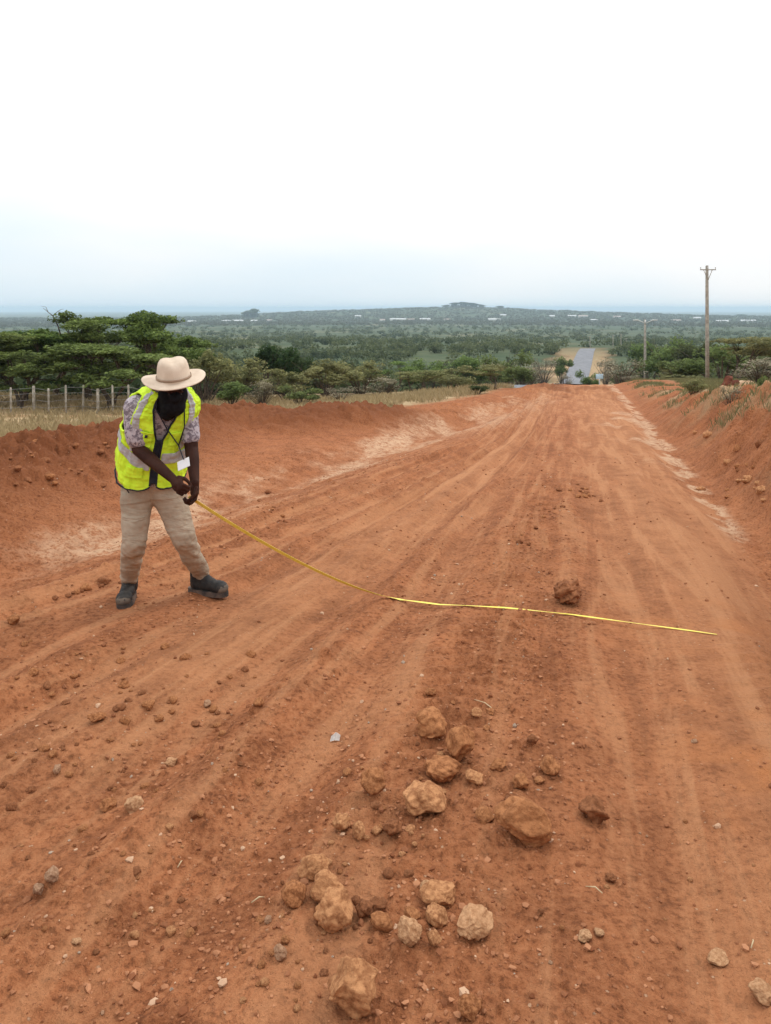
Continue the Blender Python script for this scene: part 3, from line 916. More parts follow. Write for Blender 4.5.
shrub_at(566, 120, 377, 9, SH_TH[1], "low grey bush at the left foot of the asphalt road", "bushes beside the asphalt road")
shrub_at(606, 150, 364, 12, SH_TH[0], "grey bush on the bare bank right of the asphalt", "bushes beside the asphalt road")
g_r = "bushes beyond the right bank"
shrub_at(622, 60, 364, 25, SH_TH[1], "big grey brown thorn bush between road sign and second pole", g_r)
shrub_at(646, 130, 350, 22, SH_GR[0], "green bush behind the double armed pole", g_r)
shrub_at(672, 100, 347, 34, SH_GR[1], "bright green bush between the two nearest poles", g_r)
shrub_at(674, 58, 369, 20, SH_OL[1], "olive bush low between the two nearest poles", g_r)
shrub_at(685, 56, 363, 24, SH_GR[0], "green bush just left of the tallest pole", g_r)
shrub_at(703, 90, 350, 28, SH_DK[0], "dark green bush behind the tallest pole", g_r)
tree_at(738, 42, 337, 50, AC_S[0], "spreading olive acacia right of the tallest pole", g_r, 'acacia_tree', 3.2, 2.6, rz=.3)
shrub_at(722, 54, 350, 36, SH_GR[1], "green bush behind the spreading olive acacia", g_r)
shrub_at(760, 34, 362, 38, SH_TH[0], "grey twiggy thorn bush on top of the right bank", g_r)
shrub_at(790, 42, 344, 36, SH_GR[0], "green bush cut by the photo's right edge", g_r)
shrub_at(770, 70, 345, 30, SH_OL[2], "olive bush behind the grey thorn bush on the bank", g_r)
shrub_at(632, 46, 384, 12, SH_TH[1], "low grey bush at the foot of the double armed pole", g_r)
shrub_at(680, 46, 381, 18, SH_OL[0], "low olive bush on the far right roadside", g_r)
shrub_at(763, 13.5, 441, 8, SH_GR[0], "small leafy green plant on the face of the right bank", "plants on the right bank")
shrub_at(693, 20, 415, 14, SH_OL[1], "grey green weed clump beside the pale ditch", "plants on the right bank")
shrub_at(731, 15, 424, 13, SH_TH[1], "dry grey weed on the right bank's slope", "plants on the right bank")

# small dead branch sticking out of the acacia crown
def dead_branch():
    bm = bmesh.new()
    D = 42.5
    b0 = at(58, 326, D); b1 = at(53, 316, D); tip = at(43, 308, D); s1 = at(57, 312, D); s2 = at(63, 312, D)
    base = Vector((b0.x + .6, D + .3, b0.z - 2.4))
    tube(bm, [base, b0, b1, tip], [.05, .035, .028, .008], 6)
    tube(bm, [b1, s1, s2], [.022, .016, .006], 5)
    tube(bm, [b1.lerp(tip, .5), at(46, 307, D), at(41, 306, D)], [.018, .012, .005], 5)
    tube(bm, [s1, at(61, 309.5, D), at(64, 309, D)], [.014, .01, .004], 5)
    o = bm_obj("dead_branch", bm, M['bark'])
    tag(o, "bare dead branch sticking up out of the acacia crowns", "branch")
dead_branch()

# far scrub: one mass over the plain
def scrubland():
    rng = np.random.default_rng(5)
    C = []; S = []; Z = []
    n = 10500
    az = np.radians(rng.uniform(-36, 36, n))
    r = np.exp(rng.uniform(math.log(62), math.log(1900), n))
    x = r * np.sin(az); y = r * np.cos(az)
    ra = np.abs(x - road_x(y))
    verge = ((ra < 8.5 + 5 * rng.random(n)) & (y < 345)) | ((ra < 15) & (y < 160) & (rng.random(n) < .75)) | ((ra < 11) & (y < 100))
    keep = ~verge & (rng.random(n) < 0.08 + 1.05 * sstep(-.18, .22, fbm(x * .012, y * .012, 3, 301)))
    keep &= ~((r < 95) & (x > -2) & (x < 28))
    x, y, r = x[keep], y[keep], r[keep]
    gz = terrain(x, y)[0]
    tint = np.clip(0.5 + 0.8 * fbm(x * .02, y * .02, 3, 305) + rng.normal(size=len(x)) * .22, 0, 1)
    for i in range(len(x)):
        k = int(np.clip(70 * (160 / r[i]) ** .55, 14, 90))
        w = rng.uniform(1.0, 2.2) * (1 + min(r[i] / 900, 1.4)); h = rng.uniform(.9, 1.9) * (1 + min(r[i] / 2500, .6))
        q = rng.normal(size=(k, 3)); q /= np.linalg.norm(q, axis=1, keepdims=True); q *= (rng.random(k) ** .35)[:, None]
        lob = 1 + .3 * np.sin(3 * np.arctan2(q[:, 1], q[:, 0]) + i)
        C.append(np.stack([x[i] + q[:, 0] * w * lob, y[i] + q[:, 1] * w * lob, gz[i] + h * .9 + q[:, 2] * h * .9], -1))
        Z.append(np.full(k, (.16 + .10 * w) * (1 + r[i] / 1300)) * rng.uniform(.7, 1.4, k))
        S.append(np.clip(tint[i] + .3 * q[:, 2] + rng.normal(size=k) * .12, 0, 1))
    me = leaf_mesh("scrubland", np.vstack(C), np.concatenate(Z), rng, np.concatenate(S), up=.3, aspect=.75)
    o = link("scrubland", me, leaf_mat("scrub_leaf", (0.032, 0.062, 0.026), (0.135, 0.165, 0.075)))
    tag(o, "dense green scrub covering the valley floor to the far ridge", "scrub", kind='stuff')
    # woods on the ridge
    n = 7000
    az = np.radians(rng.uniform(-30, 30, n)); r = rng.uniform(1900, 3750, n)
    x = r * np.sin(az); y = r * np.cos(az); gz = terrain(x, y)[0]
    C, S, Z = [], [], []
    for i in range(n):
        k = 10; w = rng.uniform(4, 10); h = rng.uniform(2, 4.5)
        q = rng.normal(size=(k, 3)) * .5
        C.append(np.stack([x[i] + q[:, 0] * w, y[i] + q[:, 1] * w, gz[i] + h * .8 + q[:, 2] * h * .7], -1))
        Z.append(rng.uniform(1.6, 3.2, k)); S.append(np.clip(rng.random() * .8 + rng.normal(size=k) * .1, 0, 1))
    me = leaf_mesh("ridge_wood", np.vstack(C), np.concatenate(Z), rng, np.concatenate(S), up=.3, aspect=.8)
    o = link("ridge_wood", me, leaf_mat("ridge_leaf", (0.016, 0.034, 0.016), (0.060, 0.078, 0.038)))
    tag(o, "dark woodland covering the far ridge below the sky", "wood", kind='stuff')
scrubland()

# trees standing out on the ridge line
g_sky = "trees standing out on the far ridge line"
def far_tree(px, D, top, half, label, rz):
    tree_at(px, D, top, half, (AC[0][0], FAR_CROWN), label, g_sky, 'ridge_tree', 5.0, 3.0, rz=rz)
_rg = np.random.default_rng(77)
_C, _S = pad_points([(0, 0, 3.4, 2.6, 2.6, 1.4, 260), (1.2, .4, 4.0, 1.6, 1.6, .9, 160), (-1.3, -.3, 3.0, 1.6, 1.6, 1.2, 160), (0, 0, 1.3, 2.4, 2.4, 1.5, 260)], _rg)
FAR_CROWN = leaf_mesh("crown", _C, .5 * _rg.uniform(.6, 1.4, len(_C)), _rg, _S, up=.3, aspect=.8)
FAR_CROWN.materials.append(M['leaf_dark'])
far_tree(247, 3000, 310.5, 5, "lower of the two lone trees far off on the left skyline", .4)
far_tree(254, 3000, 308.5, 6, "taller of the two lone trees far off on the left skyline", 1.4)
for k, (px, tp, hf, lb) in enumerate([(446, 306, 4, "small tree at the left end of the hilltop grove"), (455, 303.5, 6, "round tree left of the middle of the hilltop grove"),
                                      (464, 303, 7, "widest tree in the middle of the hilltop grove"), (473, 304, 6, "tree right of the middle of the hilltop grove"),
                                      (481, 305.5, 4, "last tree at the right end of the hilltop grove"), (500, 307, 5, "lone tree a little right of the hilltop grove"),
                                      (566, 311, 4, "small tree on the falling ridge above the asphalt road"), (590, 312, 5, "dark tree on the falling ridge above the far poles"),
                                      (656, 314, 7, "dark tree on the far ridge right of the double armed pole"), (742, 315.5, 6, "dark tree on the far ridge at the right")]):
    far_tree(px, 3560, tp - 1.2, hf, lb, k * .9)

# far houses on the foot of the ridge
M['house_wall'] = simple_mat("pale_render", (0.55, 0.53, 0.50), (0.72, 0.70, 0.66), .3, .9)
M['house_roof'] = simple_mat("sheet_roof", (0.52, 0.53, 0.54), (0.70, 0.71, 0.72), .3, .5, 0, None, .4)
M['house_rust'] = simple_mat("rusty_roof", (0.36, 0.28, 0.25), (0.48, 0.40, 0.36), .3, .6)
M['house_gap'] = simple_mat("dark_opening", (0.04, 0.04, 0.045), (0.07, 0.07, 0.075), .3, .5)
def house(px, D, py, wpx, hm, roof, label, group):
    p = at(px, py, D); gz = float(terrain(np.array([p.x]), np.array([D]), False)[0])
    w = wpx * D / F_PX; d = 11.0
    o = empty("house", (p.x, D, gz), R(px * 3 % 16 - 8))
    bm = bmesh.new(); box(bm, (0, 0, hm / 2 - 1), (w, d, hm + 2)); bm_obj("wall", bm, M['house_wall'], o, False)
    bm = bmesh.new()
    hw, hd = w / 2 + .8, d / 2 + .8
    vs_ = [bm.verts.new(v) for v in ((-hw, -hd, hm - .2), (hw, -hd, hm - .2), (hw, hd, hm - .2), (-hw, hd, hm - .2), (-hw, 0, hm + 2.6), (hw, 0, hm + 2.6))]
    for f in ((0, 1, 5, 4), (2, 3, 4, 5), (0, 4, 3), (1, 2, 5), (0, 3, 2, 1)): bm.faces.new([vs_[i] for i in f])
    bm_obj("roof", bm, M[roof], o, False)
    bm = bmesh.new(); box(bm, (w * .12, -d / 2 - .03, 1.1), (1.3, .12, 2.2)); bm_obj("door", bm, M['house_gap'], o, False)
    for sx in (-.3, .34):
        bm = bmesh.new(); box(bm, (w * sx, -d / 2 - .03, 1.9), (1.8, .12, 1.2)); bm_obj("window", bm, M['house_gap'], o, False)
    tag(o, label, "house", group)
gh = "pale houses at the foot of the far ridge"
H_ = [(192, 328, 8, 3.5, 'house_roof', "white roofed house at the left end of the far row, next to the acacias"),
      (226, 327.5, 9, 3.5, 'house_roof', "second white roof of the far row from the acacias"),
      (238, 327.5, 10, 3.5, 'house_roof', "long low white shed in the left far row"),
      (254, 326, 6, 4.5, 'house_roof', "taller white house near the two lone skyline trees"),
      (269, 325.5, 5, 3.5, 'house_rust', "small grey roofed house right of the two lone skyline trees"),
      (358, 321, 6, 5, 'house_roof', "white house standing higher on the slope left of the hilltop"),
      (382, 325.5, 6, 4, 'house_rust', "small dull roofed house left of the longest white shed"),
      (398, 325, 16, 5.5, 'house_roof', "longest white shed of the far village below the hilltop"),
      (411, 325.5, 7, 4, 'house_rust', "grey house touching the longest white shed"),
      (425, 325, 10, 5, 'house_roof', "white shed below the hilltop grove's left side"),
      (447, 325.5, 6, 3.5, 'house_rust', "small dull house in the bare field below the hilltop grove"),
      (494, 326, 12, 4, 'house_roof', "long white shed right of the bare field"),
      (503, 320, 6, 5, 'house_roof', "white house higher on the slope right of the hilltop grove"),
      (552, 323, 5, 5, 'house_roof', "small white house above the left edge of the asphalt road"),
      (572, 320, 8, 6, 'house_roof', "white building above the far end of the asphalt road"),
      (583, 322, 9, 6, 'house_rust', "dull roofed building beside the white one above the asphalt"),
      (594, 325.5, 6, 4, 'house_roof', "low white house below the buildings above the asphalt"),
      (617, 322, 7, 5, 'house_rust', "grey roofed house left of the double armed pole's top"),
      (676, 325, 9, 4, 'house_rust', "grey shed between the two nearest poles' tops"),
      (697, 323, 7, 4.5, 'house_roof', "pale house beside the tallest pole, far behind"),
      (722, 328, 12, 3.5, 'house_roof', "long pale shed far right of the tallest pole"),
      (748, 329, 14, 3.5, 'house_roof', "last long pale shed near the right edge, far off")]
for (px, py, w, hm, rf, lb) in H_:
    D = 2450 if py > 324 else 2800
    house(px, D, py, w, hm, rf, lb, gh)

# ------------------------------------------------------------------ fence
def fence():
    root = empty("wire_fence", at(100, 408, 34.0))
    root.location.z = zg(root.location.x, 34.0)
    tops = []
    ox = root.location
    for k, px in enumerate([-42, -24, -6, 11, 34, 49, 66, 83, 98, 113, 129, 147, 166, 184]):
        Y = 33.5 + 0.45 * math.sin(px)
        p = at(px, 400, Y); x = p.x
        gz = zg(x, Y)
        h = 1.12 + 0.10 * math.sin(px * 2.3)
        rr = 0.045 + 0.02 * (k % 4 == 0)
        bm = bmesh.new()
        ln = 0.03 * math.sin(px * 5.1)
        tube(bm, [Vector((x, Y, gz - .3)) - ox, Vector((x + ln * .5, Y, gz + h * .5)) - ox, Vector((x + ln, Y, gz + h)) - ox, Vector((x + ln, Y, gz + h + .02)) - ox], [rr, rr * .95, rr * .9, rr * .55], 8)
        bm_obj("post", bm, M['post_wood'], root)
        tops.append((Vector((x, Y - .07, gz)), h))
    for f in (.25, .5, .74, .94):
        bm = bmesh.new()
        pts = [p + Vector((0, 0, h * f)) - ox for p, h in tops]
        tube(bm, pts, [.006] * len(pts), 5)
        bm_obj("wire", bm, M['wire'], root)
    tag(root, "wire fence on weathered wooden posts in front of the acacias", "fence")
fence()

# ------------------------------------------------------------------ utility poles
def utility_pole(px, D, top_py, label, arm=0.9, pins=3, rad=0.115, double=False):
    p = at(px, top_py, D)
    gz = zg(p.x, D)
    h = p.z - gz
    o = empty("utility_pole", (p.x, D, gz))
    bm = bmesh.new(); tube(bm, [(0.02, 0, -.6), (0.01, 0, h * .4), (0, 0, h * .8), (0, 0, h)], [rad, rad * .9, rad * .78, rad * .7], 12); bm_obj("pole", bm, M['wood_pole'], o)
    bm = bmesh.new()
    if double:
        for s in (-1, 1):
            tube(bm, [(0, -.14, h - .5), (s * arm * .28, -.14, h - .18), (s * arm * .5, -.14, h - .1)], [.06, .055, .05], 6)
        box(bm, (0, -.16, h - .3), (.18, .08, .5))
    else:
        box(bm, (0, -rad * .75 - .06, h - .25), (arm, .05, .06))
        tube(bm, [(-arm * .28, -.13, h - .25), (0, -.15, h - .85)], [.02, .02], 5); tube(bm, [(arm * .28, -.13, h - .25), (0, -.15, h - .85)], [.02, .02], 5)
    bm_obj("crossarm", bm, M['ceramic'] if double else M['wood_pole'], o)
    for k in range(pins):
        s = (k / (pins - 1) - .5) * arm * .94
        bm = bmesh.new()
        if double:
            zz = h - .16 + .06 * abs(s)
            box(bm, (s, -.14, zz), (.75, .26, .16)); bmesh.ops.bevel(bm, geom=bm.edges[:], offset=.04, segments=2, affect='EDGES')
            bm_obj("lamp_head", bm, M['ceramic'], o)
        else:
            tube(bm, [(s, -.15, h - .24), (s, -.15, h - .18), (s, -.15, h - .15), (s, -.15, h - .1), (s, -.15, h - .07)], [.015, .02, .035, .03, .012], 8)
            bm_obj("insulator", bm, M['ceramic'], o)
    tag(o, label, "utility pole", "utility poles along the road")
    return o
utility_pole(707, 45, 265.5, "tallest nearest wooden pole with a thin crossarm, on the right")
utility_pole(645, 102, 319.5, "pole with two white arms, left of the tallest one", 2.6, 2, .19, True)
utility_pole(590, 330, 336, "faint far pole at the asphalt road's top end", 1.6, 3, .16)
utility_pole(613, 350, 335, "far pole, leftmost of the three close together right of the asphalt", 1.6, 3, .17)
utility_pole(621, 310, 334, "far pole, middle and tallest of the three right of the asphalt", 1.6, 3, .17)
utility_pole(626, 390, 338, "far pole, rightmost of the three close together right of the asphalt", 1.6, 3, .17)
utility_pole(398, 420, 345, "lone faint pole standing in the scrub above the bush belt", 1.6, 3, .17)

def road_sign():
    D = 80.0
    p = at(599.5, 373.5, D); gz = zg(p.x, D)
    o = empty("road_sign", (p.x, D, gz))
    h = p.z - gz
    bm = bmesh.new(); tube(bm, [(0, .04, -.3), (0, .04, h)], [.05, .05], 8); bm_obj("post", bm, M['steel'], o)
    bm = bmesh.new(); box(bm, (0, 0, h - .3), (.75, .03, .5)); bmesh.ops.bevel(bm, geom=bm.edges[:], offset=.008, segments=1, affect='EDGES')
    bm_obj("panel", bm, simple_mat("sign_blue", (.42, .56, .66), (.52, .64, .72), 3, .5), o)
    tag(o, "small pale blue blank sign beside the far asphalt road", "road sign")
road_sign()

# ------------------------------------------------------------------ rocks
def rock_mesh(seed, sub=4, rough=1.0, ang=0.5):
    rd = random.Random(seed)
    bm = bmesh.new(); bmesh.ops.create_icosphere(bm, subdivisions=sub, radius=1)
    V = np.array([v.co[:] for v in bm.verts])
    N = V / np.linalg.norm(V, axis=1, keepdims=True)
    for k in range(13):                                     # broken facets
        d = np.array([rd.gauss(0, 1) for _ in range(3)]); d /= np.linalg.norm(d)
        c = rd.uniform(.62, .92)
        q = V @ d
        V = V - np.outer(np.clip(q - c, 0, None) * ang * 1.5, d)
    n = fbm(N[:, 0] * 1.3 + seed, N[:, 1] * 1.3 + N[:, 2] * 1.7, 3, seed) + fbm(N[:, 2] * 1.3 - seed, N[:, 0] * 1.1 - N[:, 1] * 1.4, 3, seed + 5)
    n2 = fbm(N[:, 0] * 2.4 + N[:, 2] * 1.7, N[:, 1] * 2.4 - N[:, 2] * 1.9 + seed, 4, seed + 9)
    V = V * (1 + rough * (0.20 * n + 0.08 * n2))[:, None]
    for v, c in zip(bm.verts, V): v.co = c
    me = bpy.data.meshes.new("rock"); 
    for f in bm.faces: f.smooth = True
    bm.to_mesh(me); bm.free()
    return me

def put_rock(px, py, wpx, hratio, mat, label, seed, kind="rock", cat="rock", group=None, sub=4, rough=1.0, ang=.5, bury=.22, rz=None, mesh=None):
    """a stone whose lowest visible edge is at (px, py)"""
    p = ground_px(px, py)
    depth = p.y
    w = wpx * depth / F_PX / 2
    me = mesh or rock_mesh(seed, sub, rough, ang)
    if mesh is None: me.materials.append(M[mat])
    o = link(kind, me)
    rd = random.Random(seed)
    hz = w * hratio
    o.scale = (w, w * rd.uniform(.8, 1.0), hz)
    q = Vector((p.x, p.y, 0)).normalized() * w * .75
    x, y = p.x + q.x, p.y + q.y
    o.location = (x, y, zg(x, y) + hz * (1 - 2 * bury) * .85)
    o.rotation_euler = (rd.uniform(-.15, .15), rd.uniform(-.15, .15), rd.uniform(0, 6.28) if rz is None else rz)
    tag(o, label, cat, group)
    return o

gR = "rocks in the loose line along the middle of the dirt road"
ROCKS = [
 # px, bottom py, width, height ratio, material, label
 (570, 607, 37, .6, 'rock_dark', "lone reddish rock just behind the yellow tape"),
 (430, 745, 38, .78, 'rock_red', "topmost big rock of the line, brown and rounded"),
 (459.6, 767, 36, .95, 'rock_red', "round dark brown rock touching the topmost big one"),
 (443, 786, 42, .55, 'rock_red', "low brown rock below the round dark one"),
 (475, 787, 22, .5, 'rock_tan', "small pale rock right of the low brown one"),
 (498, 772, 19, .6, 'rock_red', "small brown rock between the round dark one and the far right one"),
 (549, 777, 24, .8, 'rock_red', "brown rock at the right end of the upper cluster"),
 (520, 790, 21, .65, 'rock_red', "small rounded rock left of the upper right one"),
 (540, 785, 13, .4, 'rock_red', "thin flat chip under the upper right rock"),
 (374, 802, 27, .9, 'rock_red', "upright rounded rock left of the big tan slab"),
 (423.6, 820, 46, .6, 'rock_tan', "big tan slab shaped rock in the middle of the line"),
 (485.7, 823, 22, .6, 'rock_red', "small dark rock wedged between the tan slab and largest rock"),
 (523.7, 850, 56, .72, 'rock_red', "largest rugged red brown rock in the line"),
 (595, 825, 28, .85, 'rock_dark', "jagged dark lump alone right of the largest rock"),
 (341.8, 834, 25, .8, 'rock_tan', "tan rock at the left of the middle cluster"),
 (358.6, 843, 19, .9, 'rock_tan', "small rounded tan rock beside the left middle one"),
 (393, 840, 20, .7, 'rock_dark', "square dark red clod below the tan slab"),
 (314, 882, 31, .8, 'rock_tan', "dusty rounded rock above the lower left cluster"),
 (328, 910, 38, .75, 'rock_tan', "tan boulder behind the rounded front one in the lower cluster"),
 (335, 933, 46, .82, 'rock_tan', "rounded tan boulder at the front of the lower cluster"),
 (294, 908, 28, .75, 'rock_red', "red brown rock at the left end of the lower cluster"),
 (378, 917, 20, .85, 'rock_dark', "dark red clod right of the lower tan boulders"),
 (364.5, 922, 20, .8, 'rock_dark', "dark clod tucked between boulder and red clod"),
 (438, 911, 36, .62, 'rock_tan', "tan rock under the chalky white one"),
 (426, 895, 13, 1.0, 'rock_pale', "small chalky white stone standing above the tan rock"),
 (436.5, 928, 27, .65, 'rock_tan', "flattish tan rock above two lower stones"),
 (410, 948, 32, .7, 'rock_pale', "pale brown block at the foot of the lower cluster"),
 (433.5, 949, 17, .85, 'rock_tan', "small stone touching the pale brown block"),
 (475, 945, 41, .58, 'rock_pale', "pale wedge shaped rock alone at the right of the lower cluster"),
 (381, 934, 25, .6, 'rock_red', "low red rock between boulders and pale block"),
 (412, 925, 20, .5, 'rock_red', "low red brown stone behind the pale block"),
 (352, 1021, 58, .95, 'rock_tan', "biggest boulder of all, tan, cut by the bottom edge"),
 (469.5, 1024, 27, .8, 'rock_red', "red brown rock half out of the bottom edge"),
 (476, 721, 13, .6, 'rock_tan', "small pale stone above the round dark rock"),
 (490, 715, 11, .6, 'rock_red', "little stone highest on the right of the rock line"),
 (431, 699, 12, .7, 'rock_red', "little clod above the topmost big rock"),
 (532, 749, 12, .8, 'rock_dark', "little dark stone left of the rock line's right end"),
 (508, 803, 9, .6, 'rock_dark', "tiny dark stone above the largest rock"),
 (611, 884, 12, .7, 'rock_dark', "little dark clod alone on the smooth lane"),
 (541, 917, 7, .8, 'rock_dark', "tiny clod right of the chalky white stone"),
 (584, 943, 17, .45, 'rock_pale', "flat pale stone flush with the smooth lane"),
 (599, 938, 11, .5, 'rock_pale', "smaller pale stone beside the flat one on the lane"),
 (280, 962, 15, .8, 'rock_grey', "small grey stone left of the biggest boulder"),
 (285, 944, 10, .8, 'rock_red', "small clod above the small grey stone"),
 (717, 967, 23, .4, 'rock_pale', "flat pale stone low on the right lane"),
 (762, 1007, 30, .5, 'rock_pale', "pale stone in the bottom right corner"),
 (108, 811, 19, .65, 'rock_red', "red brown stone left of the orange tan pebble"),
 (134, 813, 19, .85, 'rock_pale', "bright orange tan pebble on the left of the road"),
 (53, 887, 16, .85, 'rock_grey', "round grey stone on the lower left"),
 (38, 899, 12, .9, 'rock_grey', "smaller grey stone below the round grey one"),
 (171, 767, 13, .6, 'rock_pale', "pale pebble under a dark clod on the left"),
 (57, 776, 11, .8, 'rock_grey', "dark round pebble on the upper left of the clods"),
 (149, 711, 14, .6, 'rock_red', "clod on the left slope below the man's feet"),
 (14, 626, 16, .7, 'rock_red', "clod at the far left behind the man"),
 (207, 708, 9, .8, 'rock_grey', "bluish grey pebble below the man's front boot"),
 (97, 724, 20, .4, 'rock_red', "flat red stone half buried on the left"),
 (268, 924, 9, .8, 'rock_grey', "grey pebble left of the lower rock cluster"),
 (77, 946, 11, .4, 'rock_pale', "thin pale chip on the lower left"),
]
for i, (px, py, w, hr, mt, lb) in enumerate(ROCKS):
    put_rock(px, py, w, hr, mt, lb, 200 + i * 7, group=gR if 270 < px < 620 and py > 690 else "loose stones scattered on the dirt road", rough=1.0 if mt != 'rock_dark' else 1.7, sub=5 if w > 30 else 4,
             ang=.60, bury=.07)

# heap of lumps further up the road and clods along the ruts: countable, built one by one
PEB = {k: [rock_mesh(900 + j * 3 + n, 3, 1.3, .5) for j in range(5)] for n, k in enumerate(('rock_red', 'rock_dark', 'rock_tan', 'rock_grey'))}
for k, ms in PEB.items():
    for me in ms: me.materials.append(M[k])
rd = random.Random(42)
def pebbles(n, region, kinds, label, group, wmin, wmax, name="clod", cat="clod"):
    for _ in range(n):
        px, py = region()
        k = rd.choice(kinds)
        w = wmin + (wmax - wmin) * rd.random() ** 2.2
        put_rock(px, py, w, rd.uniform(.55, .85), k, label, rd.randrange(9999), name, cat, group, mesh=rd.choice(PEB[k]), bury=.34)
pebbles(16, lambda: (rd.gauss(585, 10), rd.gauss(494, 5)), ['rock_dark', 'rock_red'], "reddish clod in the small heap of clods up the middle of the road", "clods in the small heap up the road", 4, 11)
pebbles(8, lambda: (lambda t: (500 + 60 * t + rd.gauss(0, 5), 560 - 55 * t + rd.gauss(0, 3)))(rd.random()), ['rock_dark', 'rock_red'], "clod in the thin line leading up to the far small heap", "clods in the thin line up the road", 3.5, 9)
pebbles(12, lambda: (lambda t: (60 + 52 * t + rd.gauss(0, 4), 601 - 18 * t + rd.gauss(0, 3)))(rd.random()), ['rock_dark', 'rock_red'], "dark clod along the rut's edge behind the man's back boot", "clods along the rut behind the man", 5, 13)
pebbles(9, lambda: (rd.gauss(268, 14), rd.gauss(508, 6)), ['rock_dark', 'rock_red'], "clod on the rut's edge right of the man, above the tape", "clods right of the man", 3.5, 8)
pebbles(80, lambda: (rd.uniform(4, 260), rd.uniform(640, 800)), ['rock_red', 'rock_red', 'rock_dark'], "small red clod strewn over the rough left side of the road", "clods on the rough left side", 4, 13)
pebbles(36, lambda: (rd.uniform(4, 200), rd.uniform(800, 960)), ['rock_red', 'rock_red', 'rock_dark', 'rock_tan'], "small clod strewn over the lower left of the road", "clods on the lower left", 4, 12)
pebbles(40, lambda: (lambda t: (300 + 190 * t + rd.gauss(0, 38), 960 - 270 * t + rd.gauss(0, 12)))(rd.random()), ['rock_red', 'rock_tan', 'rock_dark'], "small clod between the bigger rocks of the middle line", "small clods between the rocks", 5, 14)
pebbles(20, lambda: (rd.uniform(240, 330), rd.uniform(880, 1015)), ['rock_red', 'rock_tan', 'rock_dark'], "small clod left of the lower rock cluster", "small clods left of the lower rocks", 5, 13)
pebbles(18, lambda: (rd.uniform(520, 760), rd.uniform(720, 1015)), ['rock_red', 'rock_tan', 'rock_grey'], "small stone pressed into the smooth right lane", "small stones on the right lane", 3, 8, "pebble", "pebble")
pebbles(14, lambda: (rd.uniform(690, 765), rd.uniform(430, 500)), ['rock_red', 'rock_tan', 'rock_dark'], "reddish stone lying on the right bank", "stones on the right bank", 5, 13)
pebbles(8, lambda: (lambda t: (735 + 34 * t + rd.gauss(0, 3), 470 + 30 * t + rd.gauss(0, 3)))(rd.random()), ['rock_tan', 'rock_tan'], "pale stone lying in the right ditch", "stones in the right ditch", 5, 12)
pebbles(24, lambda: (rd.uniform(5, 110), rd.uniform(440, 490)), ['rock_red', 'rock_dark'], "clod lying on the left berm's face", "clods on the left berm", 4, 11)

def gravel():
    """uncountable crumbs and grit on the road surface"""
    rng = np.random.default_rng(12)
    bm = bmesh.new(); bmesh.ops.create_icosphere(bm, subdivisions=1, radius=1)
    bv = np.array([v.co[:] for v in bm.verts]); bf = np.array([[v.index for v in f.verts] for f in bm.faces]); bm.free()
    n = 15000
    az = np.radians(rng.uniform(-29, 29, n)); r = np.exp(rng.uniform(math.log(1.45), math.log(14), n))
    x = r * np.sin(az); y = r * np.cos(az)
    z, ma, mb, reg = terrain(x, y)
    dens = 0.22 + 0.9 * sstep(-.15, .3, fbm(x * 1.1, y * .8, 3, 401)) * sstep(.4, -.6, x - (-.3 + .23 * y))
    xw = -0.32 + 0.235 * y
    dens = dens + .9 * np.exp(-((x - xw) / .3) ** 2)
    dens *= (1 - .55 * mb[:, 0])
    keep = (rng.random(n) < dens) & ((reg == 1) | (rng.random(n) < .5))
    x, y, z, r = x[keep], y[keep], z[keep], r[keep]; n = len(x)
    s = .0028 * np.exp(rng.normal(0, .55, n)) * (1 + r * .22)
    s = np.clip(s, .0015, .013)
    sc = s[:, None] * rng.uniform(.6, 1.25, (n, 3)); sc[:, 2] *= .7
    jit = 1 + .22 * rng.normal(size=(n, len(bv)))
    a = rng.uniform(0, 6.28, n)
    P = bv[None] * jit[..., None] * sc[:, None, :]
    X = P[..., 0] * np.cos(a)[:, None] - P[..., 1] * np.sin(a)[:, None]
    Y = P[..., 0] * np.sin(a)[:, None] + P[..., 1] * np.cos(a)[:, None]
    V = np.stack([X + x[:, None], Y + y[:, None], P[..., 2] + z[:, None] + sc[:, 2:3] * .45], -1).reshape(-1, 3)
    Fc = (bf[None] + (np.arange(n) * len(bv))[:, None, None]).reshape(-1, 3)
    me = np_mesh("gravel", V, Fc, False)
    tint = rng.random(n); hue = rng.random(n)
    add_attr(me, "leaf", np.repeat(np.stack([tint, hue, tint], -1), len(bv), axis=0))
    m, nt, b = mat_new("gravel")
    t = NT(nt); q, h, _ = t.attr("leaf")
    c = t.mix(q, (0.20, 0.072, 0.032), (0.44, 0.205, 0.105))
    c = t.mix(t.math('GREATER_THAN', h, .93), c, (0.52, 0.33, 0.21))
    c = t.mix(t.math('GREATER_THAN', h, .985), c, (0.36, 0.27, 0.20))
    t.to(c, b.inputs['Base Color']); b.inputs['Roughness'].default_value = .95; b.inputs['Specular IOR Level'].default_value = .1
    o = link("gravel", me, m)
    tag(o, "reddish crumbs and pale grit strewn over the dirt road", "gravel", kind='stuff')
gravel()

